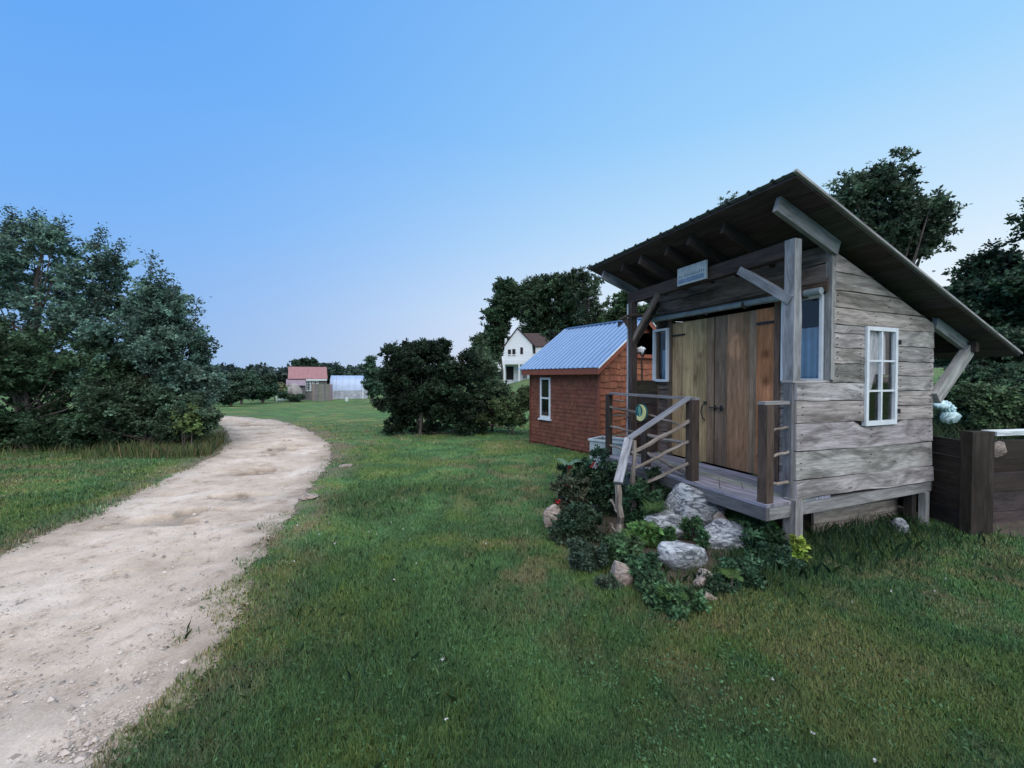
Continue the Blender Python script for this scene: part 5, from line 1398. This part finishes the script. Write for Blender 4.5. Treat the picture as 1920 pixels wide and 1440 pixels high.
sc_ = empty("board_screen", (X(602), d - 1.9, float(gz(X(602), d - 1.9))), R(24), "grey weathered board screen standing right of the pink roofed shed", "screen")
mb = MB(); g0s = sc_.location.z
for i in range(9):
    u = (X(637, d - 1.9) - X(602, d - 1.9)) / 9; mb.box(u * i, u * (i + 1) - .015, 0, .05, random.uniform(-.05, .12), zb(720.5, d - 1.9) - g0s + random.uniform(-.03, .03), (1.05, 1, 1), .12)
mb.build("boards", M['greywall'], sc_); mb = MB(); mb.box(0, 1.9, .052, .12, .5, .6); mb.box(0, 1.9, .052, .12, 1.2, 1.3); mb.build("batten", M['greywall'], sc_)
# hoop greenhouse
d2 = 45.5
hx0, hx1 = X(618, d2), X(690, d2); hz0 = float(gz(hx0, d2)); rr = (zb(704, d2) - hz0)
hx1 = hx0 + (hx1 - hx0) * .93
hg = empty("hoop_greenhouse", (hx0, d2, hz0), R(19), "long hoop greenhouse of blue white plastic film right of the pink roofed shed", "greenhouse")
mb = MB(); nh = 16; dp = 4.6
def arc(k): t = math.pi * k / nh; return (dp / 2 - dp / 2 * math.cos(t), rr * math.sin(t) ** .62)
for i in range(18):
    ua, ub = (hx1 - hx0) * i / 18, (hx1 - hx0) * (i + 1) / 18
    for k in range(nh):
        (ya, za), (yb, zb_) = arc(k), arc(k + 1); lowp = max(za, zb_) < rr * .52
        if not lowp: mb.face([(ua, ya, za), (ub, ya, za), (ub, yb, zb_), (ua, yb, zb_)])
mb.build("cover", M['poly'], hg, True, True)
mb = MB()
for i in range(18):
    ua, ub = (hx1 - hx0) * i / 18, (hx1 - hx0) * (i + 1) / 18
    for k in range(nh):
        (ya, za), (yb, zb_) = arc(k), arc(k + 1); lowp = max(za, zb_) < rr * .52
        if lowp and k < nh / 2: t_ = random.uniform(.85, 1.05); mb.face([(ua, ya, max(za, -.2)), (ub, ya, max(za, -.2)), (ub, yb, zb_), (ua, yb, zb_)], None, (t_, t_, t_))
mb.build("side_curtain", M['poly2'], hg)
mb = MB()
for k in range(nh // 2, nh):
    (ya, za), (yb, zb_) = arc(k), arc(k + 1)
    if max(za, zb_) < rr * .52: mb.face([(0, ya, za), (hx1 - hx0, ya, za), (hx1 - hx0, yb, zb_), (0, yb, zb_)])
mb.build("side_curtain", M['poly2'], hg)
for i in range(7):
    mb = MB(); u = (hx1 - hx0) * i / 6; mb.tube([(u, arc(k)[0], arc(k)[1] + .02) for k in range(nh + 1)], .02, 5); mb.build("hoop", M['poly2'], hg)
mb = MB()
for u in (-.01, hx1 - hx0 + .01): mb.face([(u, *arc(k)) for k in range(nh + 1)], None, (.2, .2, .2))  # dark sheets painted for the shade inside the open gable ends
mb.build("end_shade", M['greywall'], hg)
mb = MB(); mb.box((hx1 - hx0) * .86, (hx1 - hx0) * .89, -.15, -.05, 0, rr * .62, (1, 1, 1)); mb.build("door_post", M['white'], hg)
# small things by the pink shed
bx_, by_ = X(650, 41), 41.0
bk = empty("bucket", (bx_, by_, float(gz(bx_, by_))), 0, "small white bucket on the grass in front of the hoop greenhouse", "bucket")
mb = MB(); mb.tube([(0, 0, 0), (0, 0, .42)], [.14, .19], 12); mb.build("body", M['white'], bk, True); mb = MB(); mb.tube([(-.19, 0, .40), (-.1, 0, .55), (.1, 0, .55), (.19, 0, .40)], .012, 5); mb.build("handle", M['iron'], bk)
tx_, ty_ = X(527, 41), 41.0
tb = empty("garden_table", (tx_, ty_, float(gz(tx_, ty_))), 0, "small pale table with a lower shelf in the grass left of the pink roofed shed", "table")
mb = MB(); mb.box(-.35, .35, -.3, .3, .68, .74); mb.build("table_top", M['white'], tb)
for sx_ in (-.3, .3):
    for sy_ in (-.25, .25): mb = MB(); mb.box(sx_ - .03, sx_ + .03, sy_ - .03, sy_ + .03, -.1, .68); mb.build("leg", M['white'], tb)
mb = MB(); mb.box(-.36, .36, -.28, .28, .12, .17); mb.build("shelf", M['white'], tb)
# sheet covered heap and shrub at the left corner of that shed
cx_, cy_ = X(552, 40.5), 40.5
hp = empty("covered_heap", (cx_, cy_, float(gz(cx_, cy_))), 0, "pale cloth covered heap against the left front corner of the pink roofed shed", "heap")
bm = bmesh.new(); bmesh.ops.create_icosphere(bm, subdivisions=4, radius=1)
for v in bm.verts:
    p = v.co; f = 1 + .08 * math.sin(p.x * 9 + p.z * 4) + .06 * math.sin(p.y * 13); v.co = Vector((p.x * .62 * f * (1.15 - .35 * p.z), p.y * .5 * f, .85 + p.z * .95 * f))
me = bpy.data.meshes.new("cover"); bm.to_mesh(me); bm.free(); link("cover", me, simple("old_cloth", (.27, .26, .25), .9, .25, 3, usetint=False), hp, True)
far("low dark shrub at the left front corner of the pink roofed shed", 540, 40, [(535, 740, 14, 9), (560, 745, 16, 7)], 20, .35, 4500, .12, (.026, .052, .03), tr=.05, grp="shrubs around the pink roofed shed")
far("straw coloured overgrown bush left of the pink roofed shed", 515, 42, [(512, 731, 22, 10), (495, 736, 22, 8), (528, 724, 10, 8)], 28, .4, 5200, .14, (.13, .14, .08), tr=.05, grp="shrubs around the pink roofed shed")
# pale low roof far left and small parked white trailer
fr2 = empty("low_outbuilding", (X(398, 60), 60, zb(722, 60)), 0, "long low outbuilding with a pale roof far behind the road bend shrubs", "outbuilding")
mb = MB(); mb.box(0, X(440, 60) - X(398, 60), 0, 5, -2, .5); mb.build("wall", M['greywall'], fr2); mb = MB(); mb.box(-.2, X(441, 60) - X(398, 60), -.3, 5.3, .5, .75); mb.build("roof", M['white'], fr2)
tr2 = empty("white_trailer", (X(452, 46), 46, float(gz(X(452, 46), 46))), 0, "small white box trailer parked by the far hedgerow", "trailer")
mb = MB(); mb.box(0, .95, 0, 1.6, .45, 1.15); mb.box(.03, .8, .05, 1.5, 1.15, 1.45, (.9, .9, .9)); mb.build("body", M['white'], tr2)
for y_ in (.1, 1.5): mb = MB(); mb.tube([(.5, y_ - .08, .3), (.5, y_ + .08, .3)], .28, 14); mb.build("wheel", M['iron'], tr2)
mb = MB(); mb.beam((0, .8, .45), (-.9, .8, .4), .06, .06); mb.build("drawbar", M['iron'], tr2)

# ------------------------------------------------------------------ white farmhouse
d3 = 70.0
zc = lambda py, q=0: H + (HOR - py) / F * (d3 + q)
Xc = lambda px: (px - 960) / F * d3
hz = float(terr(Xc(970), d3))
wh = empty("white_house", (Xc(945), d3, hz), 0, "white two storey clapboard house with brown roof and upper balcony among tall trees", "house")
u = lambda px: Xc(px) - Xc(945); v = lambda py: zc(py) - hz
gx0, gx1, ap = u(946), u(998), u(970)
mb = MB(); mb.face([(gx0, 0, -1.5), (gx1, 0, -1.5), (gx1, 0, v(646)), (ap, 0, v(617)), (gx0, 0, v(650))]); mb.face([(gx1, 0, -1.5), (gx1, 7, -1.5), (gx1, 7, v(646)), (gx1, 0, v(646))]); mb.face([(gx0, 7, -1.5), (gx0, 0, -1.5), (gx0, 0, v(650)), (gx0, 7, v(650))])
mb.face([(gx1, 7, -1.5), (gx0, 7, -1.5), (gx0, 7, v(650)), (ap, 7, v(617)), (gx1, 7, v(646))])
for i in range(16):
    z_ = -.4 + i * .36
    if z_ < v(650) - .1: mb.box(gx0, gx1, -.02, -.001, z_, z_ + .03, (.86, .86, .88))
mb.build("wall", M['whitewall'], wh)
# wing to the right with its brown roof
mb = MB(); mb.box(gx1 + .01, gx1 + 5.2, 1.2, 6.5, -1.5, v(648)); mb.build("wing_wall", M['whitewall'], wh)
mb = MB(); A = Vector((ap, -.25, v(615.5))); dR = Vector((u(1003) - ap, 0, v(650) - v(615.5))); dL = Vector((u(942) - ap, 0, v(653) - v(615.5)))
mb.obox(A, dR, (0, 7.5, 0), (0, 0, .16)); mb.obox(A, dL, (0, 7.5, 0), (0, 0, .16))
mb.obox((ap + .4, 1.0, v(650)), (u(1060) - ap, 0, 0), (0, 2.9, v(622) - v(650)), (0, 0, .15)); mb.obox((ap + .4, 6.8, v(650)), (u(1060) - ap, 0, 0), (0, -2.9, v(622) - v(650)), (0, 0, .15))
mb.build("roof", M['darkroof'], wh)
mb = MB(); mb.box(gx0 + .02, gx0 + .4, 1.5, 1.9, v(650), v(633)); mb.build("chimney", M['whitewall'], wh)
for (a_, b_, t_, e_) in ((953, 957.5, 656, 667), (961, 966, 655, 667), (976, 980, 652, 664)):
    mb = MB(); mb.box(u(a_) - .06, u(b_) + .06, -.07, -.025, v(e_) - .06, v(t_) + .06); w2 = mb.build("window", M['greywall'], wh); mb = MB(); mb.box(u(a_), u(b_), -.09, -.072, v(e_), v(t_)); mb.build("pane", M['dim'], w2)
mb = MB(); mb.box(u(1000.5), u(1004.5), 1.12, 1.19, v(662), v(650.5)); mb.build("window", M['dim'], wh)
mb = MB(); mb.box(u(944), gx1 + .3, -2.3, -.0, v(684), v(681)); mb.build("balcony_floor", M['whitewall'], wh)
mb = MB(); mb.box(u(944), gx1 + .3, -2.32, -2.26, v(667.5), v(666)); mb.box(u(944), gx1 + .3, -2.32, -2.26, v(680), v(678.5))
k = u(944)
while k < gx1 + .25: mb.box(k, k + .04, -2.31, -2.27, v(680), v(667)); k += .16
mb.build("balustrade", M['whitewall'], wh)
for px in (946, 973, 997): mb = MB(); mb.box(u(px) - .13, u(px) + .13, -2.3, -2.04, -1.5, v(684)); mb.build("porch_post", M['whitewall'], wh)
mb = MB(); mb.box(u(949), u(963), -.03, -.004, v(712), v(687)); mb.build("dark_doorway", M['dim'], wh)
mb = MB(); mb.box(u(980), u(988), -.03, -.004, v(710), v(700)); mb.build("lattice_vent", M['greywall'], wh)

# ------------------------------------------------------------------ flower bed in front of the porch
def bedplant(px, py, d, rx, ry, label, col, n=2600, ls=.045, kindn="bed_plant", flowers=0, asp=.5, strag=.3, stems=7, grp="plants in the porch flower bed"):
    bq = sz(ry, d); d = min(d, (H - .55 * bq) * F / (py - HOR))
    c = at(px, py, d); g = float(gz(c.x, c.y)) + .02; rt = empty(kindn, (c.x, c.y, g), 0, label, "plant", grp)
    a, b = sz(rx, d), sz(ry, d); cz_ = c.z - g
    n = int(n * 1.6); cl = subclumps([((0, 0, cz_), (a * 1.1, a * .9, b * 1.05)), ((0, 0, cz_ * .5), (a * 1.0, a * .8, max(.05, cz_ * .6)))], 26, min(a, b) * .36)
    P, C = crown_leaves(cl, n, ls, col, shell=.25, strag=strag, colvar=.2, warm=.08); k = P[:, 2] > 0.0
    np_mesh("foliage", leaf_faces(P[k], ls, asp=asp), 4, C[k], M['leaf'], rt)
    mb = MB()
    for i in range(stems):
        q = Vector(cl[i % len(cl)][0]); mb.tube([(random.uniform(-.05, .05), random.uniform(-.05, .05), -.05), (q.x * .5, q.y * .5, q.z * .6), tuple(q)], [.007, .005, .003], 5)
    mb.build("stems", M['bark'], rt)
    for i in range(flowers):
        q = Vector(cl[random.randrange(len(cl))][0]) + Vector((random.uniform(-.1, .1), -.05, b * random.uniform(.3, .8)))
        PP = np.array(q) + rng.normal(size=(26, 3)) * .012; np_mesh("flower", leaf_faces(PP, .03, .3, .8), 4, np.array([.30, .018, .02]) * rng.uniform(.6, 1.3, (26, 1)), M['petal'], rt)
    return rt
DK_ = (.018, .038, .020)
bedplant(1100, 890, 5.2, 58, 46, "tall dark bushy plant with red flowers in front of the shed side of the porch", DK_, 5200, .05, flowers=5)
bedplant(1140, 875, 5.1, 48, 48, "dark feathery plant growing up through the stair rail", (.022, .048, .028), 4800, .04)
bedplant(1072, 930, 4.85, 42, 52, "brownish dark perennial above the upright tan stone", (.034, .042, .026), 3800, .045, flowers=2)
bedplant(1092, 985, 4.5, 46, 55, "broad dark tangled perennial left of the handrail post", (.024, .044, .026), 6500, .042)
bedplant(1095, 1045, 4.05, 44, 38, "low dark plant at the front left of the bed", (.026, .044, .030), 4200, .04)
bedplant(1205, 940, 4.6, 42, 52, "dark leafy plant behind the stair sticks", (.020, .046, .022), 4400, .045)
bedplant(1225, 900, 5.0, 28, 28, "small dark plant under the porch twig rails", (.024, .044, .024), 2200, .04)
bedplant(1208, 1010, 4.12, 32, 36, "mid green plant with broad leaves right of the handrail post", (.045, .098, .028), 2600, .06, asp=.6)
bedplant(1170, 1040, 3.95, 40, 38, "dark green plant behind the small round stone", (.030, .064, .028), 3000, .05)
bedplant(1255, 1000, 4.05, 18, 14, "small leafy sprig on the left step stone", (.035, .08, .03), 700, .04)
bedplant(1320, 1002, 4.0, 13, 14, "small leafy sprig hanging on the right step stone", (.03, .07, .03), 600, .035)
bedplant(1300, 985, 4.22, 28, 14, "leafy sprig between the topmost stone and the stones below", (.028, .066, .028), 1000, .04)
bedplant(1420, 1010, 4.0, 46, 36, "dark leafy plant under the front right deck corner", (.022, .052, .026), 3800, .05)
bedplant(1390, 1075, 3.72, 50, 36, "low dark green clump right of the step stones", (.026, .056, .030), 4000, .04)
bedplant(1460, 1050, 3.75, 45, 30, "dark grassy clump left of the front stilt", (.024, .052, .030), 3400, .04)
bedplant(1265, 1130, 3.45, 52, 30, "low leafy plant at the front of the bed below the stones", (.034, .072, .032), 3200, .042)
bedplant(1225, 1095, 3.6, 34, 26, "low green tuft between the round stone and the lowest step", (.028, .06, .030), 2200, .04)
bedplant(1215, 1075, 3.6, 46, 36, "dark green plant filling the space left of the lowest step stone", (.026, .056, .028), 3800, .045)
bedplant(1345, 1100, 3.5, 34, 26, "dark tuft right of the small stones at the front of the bed", (.026, .052, .030), 2200, .04)
bedplant(1060, 1000, 4.3, 30, 24, "small dark tuft at the foot of the upright tan stone", (.03, .05, .03), 1600, .04)
bedplant(1500, 1022, 3.72, 13, 16, "small bright yellow green seedling against the front stilt", (.14, .20, .035), 320, .05, asp=.6, strag=.1)
bedplant(1140, 1095, 3.75, 24, 16, "grey green low tuft left of the small round stone", (.045, .07, .045), 1300, .03)
# hosta like broad leafed plant and ferns
def frondplant(name, px, py, d, n, L, col, label, up=.5, width=.03, cat="fern", broad=False):
    d = min(d, (H - .10) * F / (py - HOR)); c = at(px, py, d); g = float(gz(c.x, c.y)) + .03; z0 = max(c.z, g)
    rt = empty(name, (c.x, c.y, z0), 0, label, cat, "ferns and broad leaved plants in the porch bed")
    P, C = [], []
    for i in range(n):
        az = random.uniform(0, 6.28); l_ = L * random.uniform(.7, 1.15); dx, dy = math.cos(az), math.sin(az); m = 14; pts = []
        for k in range(m + 1): t = k / m; pts.append(np.array([dx * l_ * t * .85, dy * l_ * t * .85, l_ * up * (math.sin(t * 2.3)) * .8]))
        t0 = random.uniform(.7, 1.3)
        for k in range(m):
            s = np.array([-dy, dx, 0]); t = (k + .5) / m
            if broad:
                wa, wb = width * math.sin(math.pi * min(1, k / m * .95 + .05)), width * math.sin(math.pi * min(1, (k + 1) / m * .95 + .05))
                P += [pts[k] - s * wa, pts[k + 1] - s * wb, pts[k + 1] + s * wb, pts[k] + s * wa]; C.append(np.array(col) * t0)
            else:
                w_ = width * (1 - t) ** .6 * (1 if k > 1 else .4)
                for sg_ in (-1, 1):
                    e = pts[k] + s * sg_ * w_ * 2.2 + (pts[k + 1] - pts[k]) * 1.1; hh = (pts[k + 1] - pts[k]) * .42
                    P += [pts[k] - hh * .2, (pts[k] + e) / 2 - hh, e, (pts[k] + e) / 2 + hh]; C.append(np.array(col) * t0 * random.uniform(.85, 1.15))
    np_mesh("fronds" if not broad else "leaves", np.array(P), 4, np.array(C), M['leaf'], rt)
    mb = MB(); mb.tube([(0, 0, g - z0 - .05), (0, 0, .02)], [.012, .008], 6); mb.build("stem", M['bark'], rt)
    return rt
FC = (.060, .125, .032)
frondplant("fern", 1185, 1025, 3.95, 13, .24, FC, "bright green fern just right of the handrail post")
frondplant("fern", 1225, 965, 4.28, 13, .26, (.05, .10, .03), "green fern left of the topmost step stone")
frondplant("fern", 1395, 990, 4.1, 13, .26, (.034, .085, .035), "dark green fern under the deck corner")
frondplant("fern", 1440, 1020, 3.95, 12, .24, (.05, .115, .035), "green fern between the white veined stone and the front stilt")
frondplant("fern", 1375, 1090, 3.6, 9, .16, (.08, .15, .04), "small yellow green fern right of the lowest stones")
frondplant("fern", 1260, 1125, 3.35, 10, .15, FC, "small fern in the very front of the bed")
frondplant("broad_leaf_plant", 1065, 872, 5.1, 9, .24, (.12, .21, .13), "pale green broad leaved plant poking out left of the bed", up=.25, width=.045, cat="plant", broad=True)
frondplant("broad_leaf_plant", 1212, 1000, 4.1, 9, .17, (.05, .115, .035), "broad leaved green plant leaning over the left step stone", up=.6, width=.04, cat="plant", broad=True)
frondplant("broad_leaf_plant", 1458, 998, 4.05, 8, .17, (.05, .125, .035), "bright broad leaved plant under the deck near the front stilt", up=.7, width=.03, cat="plant", broad=True)
# thin dry stalks leaning over the deck edge
for (px, y0, y1, l0, lab) in ((1352, 918, 896, -3, "thin dark dry stalk standing before the middle of the porch floor"), (1400, 930, 906, -9, "thin dark dry stalk leaning before the right of the porch floor")):
    p = at(px, y0 + 40, 4.35); st = empty("dry_stalk", p, 0, lab, "stalk", "dry stalks before the porch"); mb = MB(); q = at(px, y0, 4.33) - p; q2 = at(px + l0, y1, 4.33) - p
    mb.tube([(0, 0, -.2), tuple(q), tuple(q2)], [.005, .004, .002], 5); mb.build("stem", M['iron'], st)
for o in list(bpy.data.objects):
    if o.parent is None and o.type in ('MESH', 'EMPTY') and not o.get("label") and not o.get("kind"): print("UNTAGGED", o.name)
